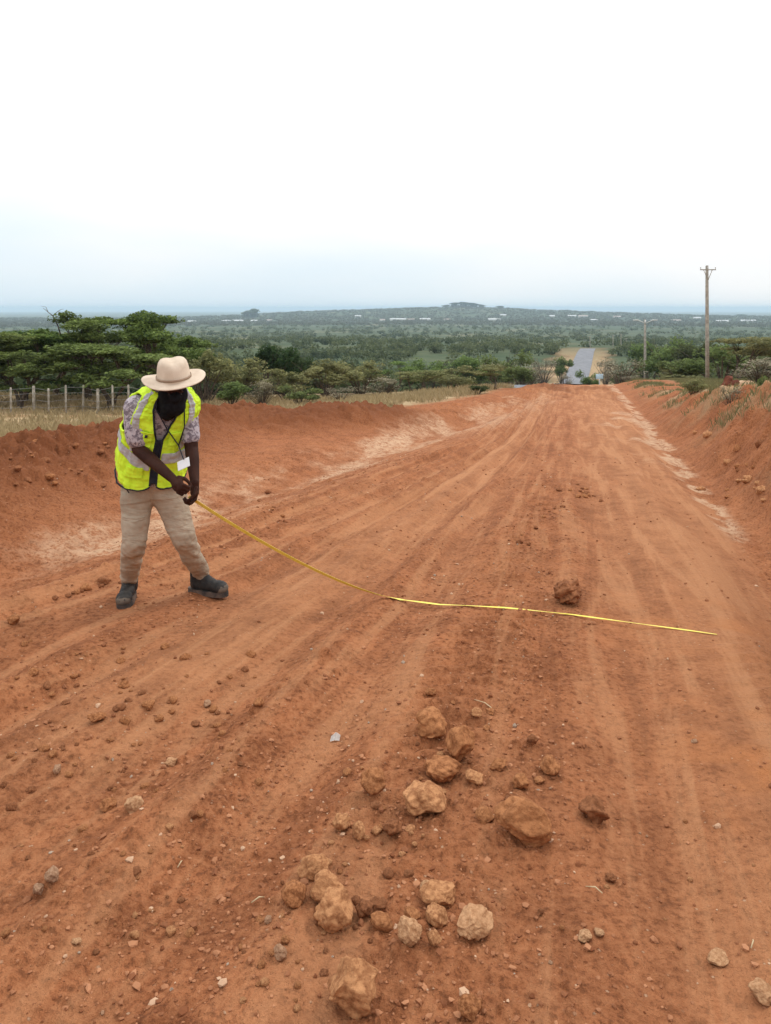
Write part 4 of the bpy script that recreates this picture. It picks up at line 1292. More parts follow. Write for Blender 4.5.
# a scrap of paper and a few straws
def scrap():
    p = ground_px(335, 741)
    bm = bmesh.new()
    pts = [(-.022, -.012, .004), (.0, -.016, .012), (.02, -.004, .004), (.024, .014, .02), (.004, .012, .034), (-.018, .012, .016)]
    vt = [bm.verts.new(v) for v in pts]; c = bm.verts.new((.002, 0, .020))
    for i in range(6): bm.faces.new((vt[i], vt[(i + 1) % 6], c))
    bmesh.ops.solidify(bm, geom=bm.faces[:], thickness=.0012)
    o = bm_obj("paper_scrap", bm, simple_mat("paper", (.66, .62, .58), (.8, .78, .75), 30, .8), None, False)
    o.location = p
    tag(o, "crumpled white scrap of paper on the red road, left of the rocks", "litter")
scrap()
gs = "dry straws lying on the road"
for k, (px, py, L, a, lb) in enumerate([(484, 706, 26, 2.3, "pale straw above the upper rock cluster"), (180, 866, 9, 1.3, "short pale straw alone on the lower left"),
                                        (258, 902, 14, .5, "pale twig beside the lower rock cluster"), (594, 892, 17, 2.6, "pale straw on the smooth right lane"), (752, 946, 12, 1.0, "straw near the flat pale stone on the right lane")]):
    p = ground_px(px, py); dpt = p.y; L = L * dpt / F_PX
    bm = bmesh.new(); d = Vector((math.cos(a), math.sin(a), 0)) * L / 2
    tube(bm, [-d + Vector((0, 0, .006)), Vector((.004, 0, .016)), d + Vector((0, 0, .008))], [.0018, .0022, .001], 5)
    o = bm_obj("straw", bm, simple_mat("straw_stalk", (.50, .38, .22), (.62, .5, .32), 20, .8)); o.location = p
    tag(o, lb, "straw", gs)

# red brown stump and pale spoil heap on the right bank
def bank_lumps():
    p = at(728, 397, 24.0)
    gz = zg(p.x, 24.0)
    bm = bmesh.new()
    h = at(728, 378, 24.0).z - gz
    tube(bm, [(0, 0, -.3), (-.05, 0, h * .3), (.10, 0, h * .6), (.02, .05, h * .85), (-.05, 0, h)], [.22, .24, .22, .2, .08], 12)
    limb(bm, (.1, 0, h * .5), .13, (.3, .05, h * .72), .08); limb(bm, (-.1, 0, h * .3), .12, (-.25, 0, -.1), .1)
    def nz(co): return .035 * fbm(co[:, 0] * 6, co[:, 2] * 6 + co[:, 1] * 5, 4, 7)
    o = remeshed("tree_stump", bm, .03, simple_mat("stump", (.085, .026, .016), (.17, .055, .030), 6, .95, .02, 25), None, 2, nz)
    o.location = (p.x, 24.0, gz)
    tag(o, "dark red brown stump on the edge of the right bank", "stump")
    p = at(745, 397, 26.0); gz = zg(p.x, 26.0)
    bm = bmesh.new(); ball(bm, (0, 0, 0), (.75, .6, max(at(745, 381, 26.0).z - gz, .25))); ball(bm, (.4, .1, -.05), (.6, .5, .3))
    def nz2(co): return .10 * fbm(co[:, 0] * 2.5, co[:, 1] * 2.5 + co[:, 2] * 2, 4, 17)
    o = remeshed("spoil_heap", bm, .04, simple_mat("spoil", (.36, .22, .13), (.52, .36, .23), 4, .95, .02, 25), None, 2, nz2)
    o.location = (p.x, 26.0, gz)
    tag(o, "pale tan heap of spoil beside the dark stump on the bank", "soil heap")
bank_lumps()

# dry grass
def grass(name, n, sampler, mat, label, hmin, hmax, wid):
    rng = np.random.default_rng(len(name) * 7 + n)
    x, y = sampler(rng, n)
    z = terrain(x, y)[0]
    n = len(x); k = 5
    bx = np.repeat(x, k) + rng.normal(size=n * k) * .07; by = np.repeat(y, k) + rng.normal(size=n * k) * .07; bz = np.repeat(z, k) - .02
    h = rng.uniform(hmin, hmax, n * k); a = rng.uniform(0, 6.28, n * k); ln = rng.uniform(.05, .7, n * k) * h
    w = wid * (1 + .02 * np.repeat(np.hypot(x, y), k))
    dx, dy = np.cos(a), np.sin(a)
    b0 = np.stack([bx - dy * w, by + dx * w, bz], -1); b1 = np.stack([bx + dy * w, by - dx * w, bz], -1)
    m0 = np.stack([bx + dx * ln * .4 - dy * w * .7, by + dy * ln * .4 + dx * w * .7, bz + h * .65], -1)
    tp = np.stack([bx + dx * ln, by + dy * ln, bz + h], -1)
    V = np.stack([b0, b1, tp, m0], 1).reshape(-1, 3)
    me = np_mesh(name, V, np.arange(len(V)).reshape(-1, 4), False)
    s = np.repeat(np.clip(rng.normal(.5, .25, n * k), 0, 1), 4)
    add_attr(me, "leaf", np.stack([s, s, s], -1))
    o = link(name, me, mat); tag(o, label, "grass", kind='stuff')
def s_left(rng, n):
    y = rng.uniform(13, 48, n); x = rng.uniform(-24, 8, n)
    _, ma, _, _ = terrain(x, y)
    kp = (ma[:, 1] > .5) & (fbm(x * .5, y * .5, 3, 501) > -.1) & (x < road_edges(y)[0] - 1.5)
    return x[kp], y[kp]
grass("dry_grass", 16000, s_left, M['straw'], "straw coloured dry grass in the field behind the left berm", .08, .34, .008)
def s_right(rng, n):
    y = rng.uniform(9, 46, n); x = rng.uniform(4, 26, n)
    _, xr = road_edges(y)
    _, ma, _, _ = terrain(x, y)
    kp = (ma[:, 1] > .22) & (x > xr + .5) & (fbm(x * .7, y * .7, 3, 505) > -.15)
    return x[kp], y[kp]
grass("bank_grass", 60000, s_right, M['weed'], "grey green weeds and dry grass on the right bank", .04, .17, .004)

# ------------------------------------------------------------------ yellow measuring tape
M['tape'] = simple_mat("tape_yellow", (.80, .66, .09), (.90, .77, .14), 40, .45, 0, None, .4)
def tape(hand):
    hand = Vector(hand)
    gp = [(400, 600), (440, 608.5), (717, 635)]
    G = [ground_px(*q) for q in gp]
    pts = []
    end = G[0]
    for i in range(30):
        t = i / 29.0
        p = hand.lerp(end, t)
        s = (1 - t) ** 1.35
        p.z = end.z + (hand.z - end.z) * (s * .9 + .1 * (1 - t)) + .010
        pts.append(p)
    A_, B_ = G[1], G[-1]
    for k in range(1, 9):                                  # this stretch is covered by loose soil
        q = end.lerp(A_, k / 8.0); q.z += .008 - .016 * math.sin(math.pi * k / 8.0); pts.append(q)
    for k in range(1, 41):                                 # the rest lies taut across the lane
        t = k / 40.0; q = A_.lerp(B_, t)
        q.z = max(A_.z + (B_.z - A_.z) * t, zg(q.x, q.y) - .006) + .012; pts.append(q)
    k0 = 29
    L_ = [0.0]
    for a, b in zip(pts[k0:-1], pts[k0 + 1:]): L_.append(L_[-1] + math.hypot(b.x - a.x, b.y - a.y))
    H_ = [zg(q.x, q.y) + .004 for q in pts[k0:]]
    hull = []
    for l, h in zip(L_, H_):
        while len(hull) > 1 and (hull[-1][1] - hull[-2][1]) * (l - hull[-2][0]) <= (h - hull[-2][1]) * (hull[-1][0] - hull[-2][0]): hull.pop()
        hull.append((l, h))
    for q, l in zip(pts[k0:], L_): q.z = float(np.interp(l, [p[0] for p in hull], [p[1] for p in hull]))
    bm = bmesh.new(); rows = []
    for i, p in enumerate(pts):
        t = (pts[min(i + 1, len(pts) - 1)] - pts[max(i - 1, 0)]).normalized()
        up = Vector((0, 0, 1)) - t * t.z; up.normalize(); sd = t.cross(up)
        tw = R(35 + 20 * math.sin(i * .21)) if i < 30 else R(90 - 12 * math.sin(i * .5))
        if i < 30: tw = R(48) + (R(90) - R(48)) * (i / 29.0) ** 6
        w = .0145 if i < 30 else .0085 - .003 * min((i - 30) / 48.0, 1)
        v = up * math.cos(tw) + sd * math.sin(tw); nn = t.cross(v)
        rows.append([bm.verts.new(p + v * w + nn * .0006), bm.verts.new(p - v * w + nn * .0006), bm.verts.new(p - v * w - nn * .0006), bm.verts.new(p + v * w - nn * .0006)])
    for a, b in zip(rows[:-1], rows[1:]):
        for k in range(4): bm.faces.new((a[k], a[(k + 1) % 4], b[(k + 1) % 4], b[k]))
    bm.faces.new(rows[0]); bm.faces.new(rows[-1][::-1])
    o = bm_obj("measuring_tape", bm, M['tape'], None, False)
    tag(o, "yellow measuring tape running from the man's hand down across the dirt road", "measuring tape")

# ------------------------------------------------------------------ the man with the tape
M['skin'] = simple_mat("dark_skin", (.034, .0135, .0095), (.050, .021, .0145), 14, .6, .001, 90, .08)
M['black_cloth'] = simple_mat("black_cloth", (.006, .006, .007), (.012, .012, .014), 40, .9, .002, 120, .1)
def khaki_mat():
    m, nt, b = mat_new("khaki_cotton"); t = NT(nt); P = t.coord('Object')
    n = t.noise(P, 6, 6, .6)
    c = t.mix(t.rng(n, .32, .68), (.34, .272, .20), (.46, .38, .29))
    c = t.mix(t.math('MULTIPLY', t.rng(t.noise(P, 11, 6, .7), .52, .72), .5), c, (.42, .235, .14))   # road dust
    t.to(c, b.inputs['Base Color'])
    mp_ = nt.nodes.new("ShaderNodeMapping"); mp_.inputs['Rotation'].default_value = (0.5, 0.35, 0); mp_.inputs['Scale'].default_value = (4, 4, 15)
    nt.links.new(P, mp_.inputs[0])
    g = t.bump(t.noise(mp_.outputs[0], 1.0, 3, .5, .8), .035, .7)
    t.to(t.bump(t.noise(P, 260, 2, .5), .001, .5, g), b.inputs['Normal'])
    b.inputs['Roughness'].default_value = .92; b.inputs['Specular IOR Level'].default_value = .1
    return m
M['khaki'] = khaki_mat()
M['hat_felt'] = simple_mat("hat_cotton", (.56, .445, .34), (.66, .54, .425), 9, .9, .002, 160, .12)
M['hat_band'] = simple_mat("hat_band", (.27, .185, .125), (.34, .24, .17), 20, .9)
M['boot'] = simple_mat("boot_leather", (.017, .017, .018), (.045, .040, .036), 18, .7, .003, 60, .25)
M['boot_toe'] = simple_mat("dusty_toe", (.085, .07, .058), (.17, .135, .105), 18, .8, .002, 60, .2)
M['sole'] = simple_mat("rubber_sole", (.045, .04, .038), (.16, .11, .085), 12, .9)
M['trim'] = simple_mat("navy_trim", (.015, .018, .03), (.03, .033, .045), 20, .8)
M['reflect'] = simple_mat("reflective_strip", (.40, .42, .44), (.52, .54, .56), 25, .45, 0, None, .5)
M['card'] = simple_mat("white_card", (.74, .75, .76), (.80, .81, .82), 10, .35, 0, None, .5)
def vest_mat():
    m, nt, b = mat_new("hi_vis_yellow"); t = NT(nt); P = t.coord('Object')
    n = t.noise(P, 9, 4, .5)
    t.to(t.mix(t.rng(n, .3, .7), (.56, .84, .03), (.70, .97, .05)), b.inputs['Base Color'])
    t.to(t.bump(t.noise(t.mapv(P, (1, 1, .5)), 16, 4, .5), .02, .7), b.inputs['Normal'])
    b.inputs['Roughness'].default_value = .7
    return m
M['vest'] = vest_mat()
def shirt_mat():
    m, nt, b = mat_new("patterned_shirt"); t = NT(nt); P = t.coord('Object')
    n = t.noise(P, 42, 3, .6, .8)
    c = t.mix(t.rng(n, .42, .56), (.17, .14, .165), (.46, .41, .44))
    t.to(c, b.inputs['Base Color'])
    return m
M['shirt'] = shirt_mat()

def build_person():
    Zf = [ground_px(128, 606), ground_px(205, 597)]
    root = empty("person", ((Zf[0] + Zf[1]) / 2))
    O = root.location.copy()
    def L(px, py, Y): return at(px, py, Y) - O
    phi = R(20)
    Rt = Vector((math.cos(phi), math.sin(phi), 0)); Fr = Vector((math.sin(phi), -math.cos(phi), 0)); Up = Vector((0, 0, 1))
    Yf0, Yf1 = Zf[0].y + .10, Zf[1].y + .06
    # joints
    hipL, hipR = L(138, 486, 5.20), L(167, 486, 5.24)
    kneeL, kneeR = L(134, 541, 5.13), L(183, 537, 5.22)
    anL, anR = L(129, 590, Yf0 + .04), L(201, 580, Yf1 + .02)
    def sole_z(p, d):
        d = Vector((d[0], d[1], 0)).normalized()
        return max(zg(p.x + O.x + d.x * q, p.y + O.y + d.y * q) for q in (-.06, .03, .12, .19)) - O.z - .008
    DL, DR = (.10, -1), (.94, -.34)
    gL, gR_ = sole_z(anL, DL), sole_z(anR, DR)
    anL.z, anR.z = gL + .115, gR_ + .115
    shL, shR = L(137, 408, 4.99), L(188, 409, 5.10)
    elL, elR = L(138.5, 449, 4.97), L(191.5, 449, 5.04)
    wrL, wrR = L(173, 479, 4.76), L(195, 484, 4.88)
    neck0, head = L(168, 397, 5.0), L(173, 391, 4.91)
    chest, pelvis = L(160, 420, 5.1), L(151, 474, 5.22)
    # ---- body: one continuous skin
    bm = bmesh.new()
    limb(bm, pelvis, .125, chest, .125); limb(bm, chest, .125, neck0 + Vector((0, 0, -.06)), .09)
    limb(bm, neck0 + Vector((0, 0, -.08)), .062, head + Vector((0, 0, -.05)), .056)
    limb(bm, shL, .062, shR, .062)
    for (h, k, a) in ((hipL, kneeL, anL), (hipR, kneeR, anR)):
        limb(bm, h, .085, k, .055); limb(bm, k, .055, a, .038)
        limb(bm, pelvis, .11, h, .09)
    for (s, e_, w_) in ((shL, elL, wrL), (shR, elR, wrR)):
        limb(bm, s, .056, e_, .043); limb(bm, e_, .043, e_.lerp(w_, .3), .043); limb(bm, e_.lerp(w_, .3), .043, w_, .027)
    hrot = Matrix.Rotation(phi + R(4), 3, 'Z') @ Matrix.Rotation(R(16), 3, 'X')
    ball(bm, head, (.073, .094, .112), hrot)
    def hp(x, y, z): return head + hrot @ Vector((x, y, z))       # face looks along -y
    ball(bm, hp(0, -.03, -.065), (.052, .062, .055), hrot)         # jaw
    limb(bm, hp(0, -.088, .012), .011, hp(0, -.108, -.022), .016)  # nose
    ball(bm, hp(-.014, -.098, -.028), (.011, .012, .009), hrot, 2); ball(bm, hp(.014, -.098, -.028), (.011, .012, .009), hrot, 2)
    ball(bm, hp(0, -.088, -.052), (.024, .014, .007), hrot, 2); ball(bm, hp(0, -.086, -.064), (.021, .013, .008), hrot, 2)
    for s in (-1, 1):
        ball(bm, hp(s * .03, -.082, .026), (.022, .012, .008), hrot, 2)      # brow
        ball(bm, hp(s * .074, .006, -.005), (.012, .022, .034), hrot, 2)     # ear
    def hand(w_, d, nrm, thumb_side, curl):
        """palm, four curled fingers of unequal length and a thumb"""
        d = d.normalized(); nrm = (nrm - d * nrm.dot(d)).normalized(); sd = d.cross(nrm)
        rot = Matrix((sd, d, nrm)).transposed()
        palm = w_ + d * .052
        limb(bm, w_ - d * .01, .026, palm, .028)
        ball(bm, palm, (.042, .050, .020), rot)
        for i, (off, ln) in enumerate(((-.031, .9), (-.0105, 1.0), (.0105, .95), (.031, .75))):
            p = w_ + d * (.094 - .004 * abs(i - 1.3)) + sd * off * thumb_side * -1
            dirv = d.copy(); a = 0
            for sl, rad0, c in ((.042, .0098, curl[0]), (.028, .0090, curl[1]), (.022, .0082, curl[2])):
                a += c
                dv = (d * math.cos(a) + nrm * math.sin(a))
                q = p + dv * sl * ln
                limb(bm, p, rad0, q, rad0 * .93, 10); p = q
        b0 = w_ + d * .026 + sd * .034 * thumb_side
        b1 = b0 + d * .030 + sd * .018 * thumb_side + nrm * .016
        b2 = b1 + d * .024 + nrm * .020 - sd * .004 * thumb_side
        b3 = b2 + d * .016 + nrm * .016 - sd * .010 * thumb_side
        limb(bm, b0, .014, b1, .0115, 10); limb(bm, b1, .0115, b2, .0105, 10); limb(bm, b2, .0105, b3, .009, 10)
        return w_ + d * .085 + nrm * .035
    gripL = hand(wrL, (wrL - elL).normalized() + Vector((.15, -.1, -.35)), Vector((.55, .75, -.35)), 1, (R(55), R(65), R(45)))
    gripR = hand(wrR, Vector((-.02, -.10, -1)), Vector((-.75, -.45, 0)), -1, (R(48), R(62), R(42)))
    remeshed("body", bm, .0042, M['skin'], root, 2)
    # eyes
    for s in (-1, 1):
        bm = bmesh.new(); ball(bm, hp(s * .030, -.083, .010), (.012, .009, .008), hrot, 2)
        bm_obj("eye", bm, simple_mat("eye", (.02, .016, .014), (.09, .08, .075), 60, .3), root)
    # ---- black face covering
    bm = bmesh.new()
    ball(bm, hp(0, -.004, -.025), (.092, .104, .090), hrot); ball(bm, hp(0, -.036, -.085), (.078, .078, .070), hrot)
    limb(bm, hp(0, .0, -.06), .086, neck0 + Vector((0, -.03, -.03)), .088)
    limb(bm, hp(0, -.05, -.07), .066, neck0 + Vector((.02, -.10, -.09)), .045)
    ball(bm, hp(0, -.094, -.010), (.034, .034, .038), hrot)
    remeshed("face_covering", bm, .006, M['black_cloth'], root, 3)
    # ---- trousers
    bm = bmesh.new()
    limb(bm, pelvis + Vector((-.05, 0, .06)), .15, pelvis + Vector((-.05, 0, -.02)), .15); limb(bm, pelvis + Vector((.05, 0, .06)), .145, pelvis + Vector((.05, 0, -.02)), .145)
    for (h, k, a) in ((hipL, kneeL, anL), (hipR, kneeR, anR)):
        limb(bm, pelvis + (h - pelvis) * .6, .135, h + (k - h) * .25, .110, 20)
        limb(bm, h + (k - h) * .25, .106, k, .080, 20); limb(bm, k, .080, k + (a - k) * .6, .068, 20); limb(bm, k + (a - k) * .6, .068, a + Vector((0, 0, .035)), .061, 20)
    def wr(co):
        s = co @ np.array([.75, .3, 1.0]) + .05 * fbm(co[:, 0] * 6, co[:, 2] * 6, 2, 2)
        low = np.clip(1.0 - co[:, 2] / .42, 0, 1)
        kn = np.exp(-((co[:, 2] - .42) / .13) ** 2)
        n = fbm(co[:, 0] * 9 + co[:, 1] * 5, s * 17, 3, 3)
        n2 = fbm(co[:, 0] * 9 - co[:, 2] * 9, co[:, 1] * 6 + co[:, 2] * 12, 3, 8)
        return .005 * n2 + (.005 + .013 * low ** 2 + .010 * kn) * n
    remeshed("trousers", bm, .008, M['khaki'], root, 5, wr)
    # hip pocket mouths and belt
    for (pa, pb, pc, rr_) in ((L(123, 478, 5.08), L(124.5, 486, 5.055), L(129, 493, 5.05), .004),):
        bm = bmesh.new(); tube(bm, [pa, pb, pc], [rr_] * 3, 6); bm_obj("pocket_mouth", bm, M['trim'], root)
    # ---- torso surface shared by shirt and vest
    al = R(22)
    Frt = (Fr * math.cos(al) - Up * math.sin(al)).normalized()
    rings = [(L(151, 474, 5.22), .205, .165), (L(152.5, 457, 5.20), .205, .155), (L(155.5, 437, 5.15), .205, .150), (L(159.5, 420, 5.10), .205, .150),
             (L(163, 406, 5.05), .212, .132), (L(165.5, 398, 5.02), .175, .105), (L(168, 392, 4.99), .105, .085), (L(169, 389, 4.985), .080, .075)]
    rc = np.array([[*r_[0], r_[1], r_[2]] for r_ in rings])
    def S(th, v, off=0.0):
        v = np.asarray(v, float); n = len(rc) - 1
        i = np.clip(np.floor(v).astype(int), 0, n - 1); t = (v - i)[..., None]
        p0, p1, p2, p3 = rc[np.clip(i - 1, 0, n)], rc[i], rc[i + 1], rc[np.clip(i + 2, 0, n)]
        q = .5 * (2 * p1 + (p2 - p0) * t + (2 * p0 - 5 * p1 + 4 * p2 - p3) * t * t + (3 * p1 - p0 - 3 * p2 + p3) * t ** 3)
        s_, c_ = np.sin(th), np.cos(th); ex = 2 / 2.5
        sx = np.sign(s_) * np.abs(s_) ** ex; cx = np.sign(c_) * np.abs(c_) ** ex
        rx = q[..., 3] + off; ry = q[..., 4] + off
        P = q[..., :3] + np.outer(sx * rx, np.array(Rt)).reshape(sx.shape + (3,)) + np.outer(cx * ry, np.array(Frt)).reshape(sx.shape + (3,))
        P = P + np.array(Up) * (off * .6 * np.clip((v - 4) / 2, 0, 1))[..., None]
        return P
    def sheet(name, th0, th1, v0, v1, off, mat, parent, nt=40, nv=40, keep=None, thick=.004, wrinkle=0.0):
        tt = np.linspace(th0, th1, nt); vv = np.linspace(v0, v1, nv)
        T, Vv = np.meshgrid(tt, vv)
        o_ = off
        if wrinkle:
            o_ = off + wrinkle * fbm(T * 3.2, Vv * .9, 3, 12) + wrinkle * .6 * fbm(T * 1.3 + Vv * 1.6, Vv * 2.2, 3, 14)
        P = S(T, Vv, o_)
        i, j = np.meshgrid(np.arange(nv - 1), np.arange(nt - 1), indexing='ij')
        f = np.stack([i * nt + j, i * nt + j + 1, (i + 1) * nt + j + 1, (i + 1) * nt + j], -1).reshape(-1, 4)
        if keep is not None:
            tc_ = (T[:-1, :-1] + T[1:, 1:]).reshape(-1) / 2; vc_ = (Vv[:-1, :-1] + Vv[1:, 1:]).reshape(-1) / 2
            f = f[keep(tc_, vc_)]
        used, inv = np.unique(f, return_inverse=True)
        me = np_mesh(name, P.reshape(-1, 3)[used], inv.reshape(-1, 4))
        o = link(name, me, mat, parent)
        md = o.modifiers.new("thickness", 'SOLIDIFY'); md.thickness = thick; md.offset = 1
        return o
    # shirt: torso, sleeves and collar in one piece
    bm = bmesh.new()
    tt = np.linspace(-math.pi, math.pi, 49)[:-1]
    prev = None; first = None
    for v in np.linspace(0.0, 6.6, 34):
        P = S(tt, np.full(tt.shape, v), -.004)
        ring = [bm.verts.new(p) for p in P]
        if prev:
            for k in range(48): bm.faces.new((prev[k], prev[(k + 1) % 48], ring[(k + 1) % 48], ring[k]))
        else: first = ring
        prev = ring
    bm.faces.new(first[::-1]); bm.faces.new(prev)
    limb(bm, shL + (shR - shL) * .18, .082, shL, .086, 20); limb(bm, shL, .086, shL.lerp(elL, .70), .080, 20)
    limb(bm, shR + (shL - shR) * .18, .068, shR, .066, 20); limb(bm, shR, .066, shR.lerp(elR, .68), .062, 20)
    def nzs(co): return .005 * fbm(co[:, 0] * 14 + co[:, 1] * 9, co[:, 2] * 16, 3, 23)
    remeshed("shirt", bm, .008, M['shirt'], root, 3, nzs)
    # vest
    def arm(th, v, g=1.0): return ((np.abs(th) - np.where(th < 0, 1.42, 1.76)) / (np.where(th < 0, .62, .44) * g)) ** 2 + ((v - 4.15) / (1.45 * g)) ** 2
    def opening(v): return np.where(v < 2.6, .05, .05 + .40 * np.clip((v - 2.6) / 3.8, 0, 1) ** .9)
    def hem(th): return .02 + .42 * np.clip(1 - np.abs(th) / .20, 0, 1) ** 2 + .75 * sstep(-.5, -1.7, th) + .35 * sstep(.6, 1.7, th)
    def keepv(th, v): return (arm(th, v) > 1) & (np.abs(th) > opening(v)) & (v > hem(th)) & (v < 6.9)
    vest = sheet("vest", -math.pi, math.pi, -.25, 6.9, .022, M['vest'], root, 300, 190, keepv, .004, .016)
    def strip(th0, th1, v0, v1, keep=None, mat='reflect', name='reflective_strip', off=.0275, nt=60, nv=60):
        return sheet(name, th0, th1, v0, v1, off, M[mat], vest, nt, nv, keep, .003, .016)
    # waist band in two halves and braces over the shoulders
    def band(th, v): return keepv(th, v) & (np.abs(v - np.where(th < 0, 1.35 + .62 * np.clip(-th - .15, 0, 1.6), 1.6)) < .24)
    strip(.09, math.pi, 1.2, 2.2, band, nt=130, nv=80); strip(-math.pi, -.09, 1.0, 2.7, band, nt=130, nv=110)
    def brace(sg):
        def k(th, v):
            c = np.interp(v, [1.9, 3.0, 4.2, 5.2, 6.0, 6.9], [.62, .66, .70, .80, 1.05, 1.2]) * sg
            return (np.abs(th - c) < np.interp(v, [1.9, 4, 5.5, 6.9], [.11, .11, .15, .2])) & keepv(th, v)
        return k
    strip(.2, 1.7, 1.95, 6.7, brace(1), nt=110, nv=150); strip(-1.7, -.2, 1.95, 6.7, brace(-1), nt=110, nv=150)
    # chest pocket with dark tab
    strip(-.52, -.14, 2.25, 3.15, keepv, 'vest', 'pocket', .034, 20, 20)
    strip(-.33, -.26, 2.85, 3.0, None, 'trim', 'pocket_tab', .040, 6, 6)
    strip(.18, .50, 2.25, 3.0, keepv, 'vest', 'pocket', .032, 20, 20)
    strip(-.75, -.22, .75, 1.25, keepv, 'vest', 'pocket', .031, 24, 16)
    # dark edge binding: front edges, hem, armholes
    def bind(name, path, mat, rad=.006, closed=False):
        th = np.array([p[0] for p in path]); v = np.array([p[1] for p in path])
        o_ = .024 + .016 * fbm(th * 3.2, v * .9, 3, 12) + .0096 * fbm(th * 1.3 + v * 1.6, v * 2.2, 3, 14)
        P = S(th, v, o_)
        bm = bmesh.new(); tube(bm, [Vector(p) for p in P], [rad] * len(P), 6); bm_obj(name, bm, M[mat], vest)
    for s in (-1, 1):
        vv = np.linspace(.3, 6.8, 60); bind("front_binding", [(s * float(opening(q)), q) for q in vv], 'trim', .007)
        bind("hem_binding", [(s * q, float(hem(q))) for q in np.linspace(.05, math.pi, 60)], 'trim', .006)
        aa = np.linspace(0, 2 * math.pi, 60); bind("armhole_binding", [(s * ((1.42 if s < 0 else 1.76) + (.62 if s < 0 else .44) * math.cos(q)), min(4.15 + 1.45 * math.sin(q), 6.8)) for q in aa], 'vest', .008)
    # dark zip between the front edges
    sheet("zip", -.06, .06, .4, 2.6, .018, M['trim'], vest, 8, 40)
    # lanyard and card
    P0 = Vector(S(np.array([-.55]), np.array([6.2]), .03)[0]); P1 = Vector(S(np.array([.55]), np.array([6.0]), .03)[0])
    cc = L(183.5, 464, 4.74)
    bm = bmesh.new()
    m0 = Vector(S(np.array([.05]), np.array([3.4]), .05)[0]); m1 = Vector(S(np.array([.42]), np.array([2.3]), .05)[0])
    tube(bm, [P0, Vector(S(np.array([-.22]), np.array([4.8]), .03)[0]), m0, m1, cc + Vector((0, 0, .03))], [.004] * 5, 6)
    tube(bm, [P1, Vector(S(np.array([.42]), np.array([4.6]), .035)[0]), Vector(S(np.array([.45]), np.array([3.4]), .05)[0]), m1], [.004] * 4, 6)
    lan = bm_obj("lanyard", bm, M['trim'], root)
    bm = bmesh.new(); box(bm, (0, 0, 0), (.098, .004, .058)); bmesh.ops.bevel(bm, geom=bm.edges[:], offset=.0015, segments=1, affect='EDGES')
    card = bm_obj("badge_card", bm, M['card'], lan, False); card.location = cc; card.rotation_euler = (R(-18), R(-24), R(-25))
    # ---- hat
    hc = L(174, 379.5, 4.915)
    hr = Matrix.Rotation(phi, 4, 'Z') @ Matrix.Rotation(R(9), 4, 'X') @ Matrix.Rotation(R(-6), 4, 'Y')
    bm = bmesh.new(); seg = 72; prev = None
    prof = [(.198, -.006), (.200, -.002), (.197, .002), (.17, .0), (.13, .004), (.114, .012), (.111, .03), (.107, .06), (.102, .09), (.094, .115), (.082, .130), (.056, .137), (.02, .133), (.002, .132)]
    for (r_, z_) in prof:
        ring = []
        for k in range(seg):
            a = 2 * math.pi * k / seg
            ox = r_ * math.sin(a) * (.98 if r_ > .12 else .93); oy = -r_ * math.cos(a) * (1.0 if r_ > .12 else 1.16)
            zz = z_
            if r_ > .12:
                f = (r_ - .11) / .1
                zz += .026 * f * abs(math.sin(a)) ** 2 - .016 * f * max(math.cos(a), 0) + .006 * f * math.sin(3 * a + 1)
            elif z_ > .08:
                zz -= .012 * math.exp(-(ox / .030) ** 2) * (z_ - .06) / .08
                zz -= .012 * max(math.cos(a), 0) * (z_ - .06) / .08 * (r_ / .09)
            ring.append(bm.verts.new((ox, oy, zz)))
        if prev:
            for k in range(seg): bm.faces.new((prev[k], prev[(k + 1) % seg], ring[(k + 1) % seg], ring[k]))
        prev = ring
    bm.faces.new(prev)
    hat = bm_obj("hat", bm, M['hat_felt'], root); hat.matrix_local = Matrix.Translation(hc) @ hr
    md = hat.modifiers.new("thickness", 'SOLIDIFY'); md.thickness = .004
    bm = bmesh.new()
    pr = [(.1155, .014), (.1145, .028)]
    rows = [[bm.verts.new((r_ * math.sin(2 * math.pi * k / seg) * .95, -r_ * math.cos(2 * math.pi * k / seg) * 1.175, z_ + .002)) for k in range(seg)] for r_, z_ in pr]
    for k in range(seg): bm.faces.new((rows[0][k], rows[0][(k + 1) % seg], rows[1][(k + 1) % seg], rows[1][k]))
    hb_ = bm_obj("hat_band", bm, M['hat_band'], hat)
    md = hb_.modifiers.new("thickness", 'SOLIDIFY'); md.thickness = .002
    # ---- boots
    def boot(ank, gz, d):
        d = Vector((d[0], d[1], 0)).normalized(); s_ = Vector((-d.y, d.x, 0))
        rot = Matrix((s_, d, Up)).transposed()
        b = Vector((ank.x, ank.y, gz))
        o = None
        bm = bmesh.new()
        limb(bm, b + Up * .19 - d * .02, .060, b + Up * .07 - d * .025, .055)
        ball(bm, b + d * (-.025) + Up * .055, (.046, .058, .050), rot); limb(bm, b + d * .0 + Up * .11, .045, b + d * .10 + Up * .055, .040); ball(bm, b + d * .06 + Up * .062, (.050, .085, .050), rot)
        ball(bm, b + d * .145 + Up * .052, (.055, .070, .046), rot)
        up = remeshed("boot", bm, .006, M['boot'], root, 3, lambda co: .003 * fbm(co[:, 0] * 40, co[:, 1] * 40 + co[:, 2] * 50, 3, 5))
        bm = bmesh.new(); ball(bm, b + d * .166 + Up * .048, (.050, .050, .042), rot)
        bm_obj("toe_cap", bm, M['boot_toe'], up)
        bm = bmesh.new(); out = []
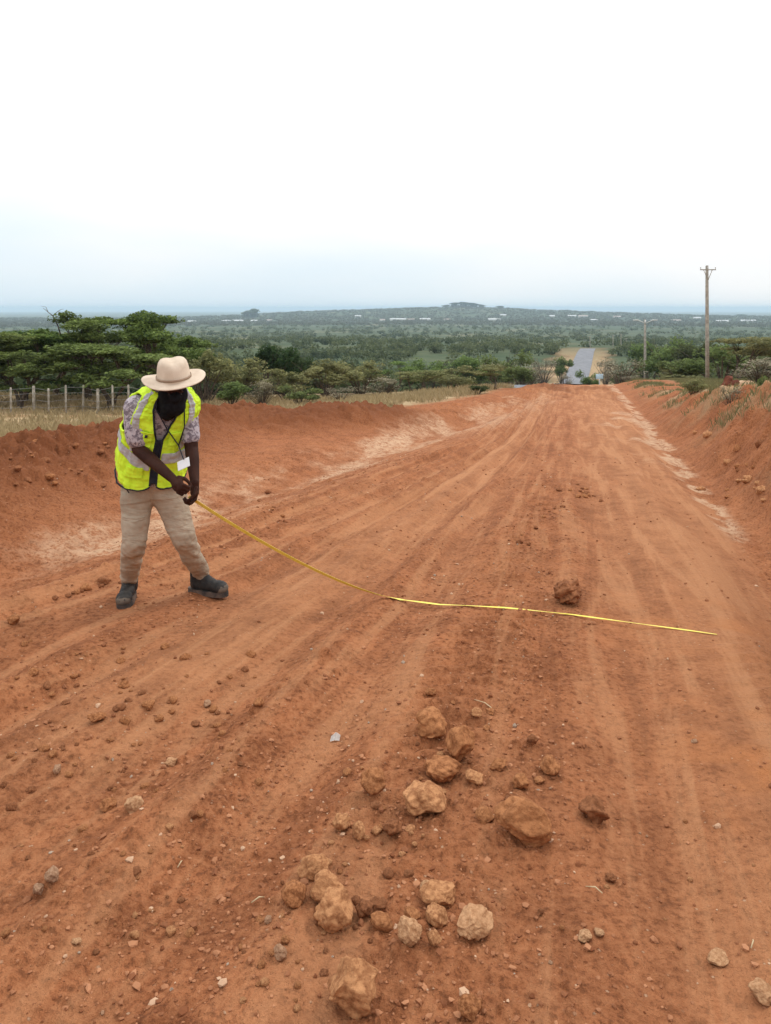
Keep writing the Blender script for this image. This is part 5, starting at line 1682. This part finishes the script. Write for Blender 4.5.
        for k in range(28):
            a = 2 * math.pi * k / 28; yy = math.cos(a); xx = math.sin(a)
            ln = .155 if yy > 0 else .165
            hw = .058 * (1 - .16 * max(-yy, 0)) * (1 - .10 * math.exp(-((yy + .1) / .25) ** 2))
            out.append(b + d * (.062 + yy * ln) + s_ * (abs(xx) ** .75 * (1 if xx > 0 else -1) * hw))
        lo = [bm.verts.new(p + Up * -.006) for p in out]; hi = [bm.verts.new(p + Up * .026) for p in out]
        bm.faces.new(lo[::-1]); bm.faces.new(hi)
        for k in range(28): bm.faces.new((lo[k], lo[(k + 1) % 28], hi[(k + 1) % 28], hi[k]))
        bm_obj("sole", bm, M['sole'], up, False)
        bm = bmesh.new()
        for q in range(4):
            c = b + d * (.035 + q * .022) + Up * (.125 - q * .016)
            tube(bm, [c - s_ * .028, c + Up * .008, c + s_ * .028], [.004] * 3, 5)
        bm_obj("lace", bm, M['sole'], up)
    boot(anL, gL + .006, DL)
    boot(anR, gR_ + .006, DR)
    tag(root, "man in beige hat, yellow reflective vest and khaki trousers holding the measuring tape", "person")
    for nm, a, b in (("upL", shL, elL), ("foreL", elL, wrL), ("upR", shR, elR), ("foreR", elR, wrR), ("thighL", hipL, kneeL), ("shinL", kneeL, anL), ("thighR", hipR, kneeR), ("shinR", kneeR, anR), ("shoulders", shL, shR)):
        print("BONE", nm, round((a - b).length, 3))
    print("HAT top above ground", (hc.z + .14))
    return gripR + O
grip = build_person()
tape(grip)

# ------------------------------------------------------------------ haze over the plain
def haze():
    bm = bmesh.new(); box(bm, (0, 0, -151), (110000, 110000, 358))
    m = bpy.data.materials.new("haze_air"); m.use_nodes = True
    nt = m.node_tree; nt.nodes.clear()
    out = nt.nodes.new("ShaderNodeOutputMaterial"); v = nt.nodes.new("ShaderNodeVolumePrincipled")
    v.inputs['Color'].default_value = (.66, .84, 1.0, 1)
    v.inputs['Density'].default_value = 0.00014
    v.inputs['Anisotropy'].default_value = 0.0
    nt.links.new(v.outputs[0], out.inputs['Volume'])
    o = bm_obj("haze", bm, m, None, False)
    tag(o, "pale blue haze lying over the plain", "haze", kind='stuff')
haze()
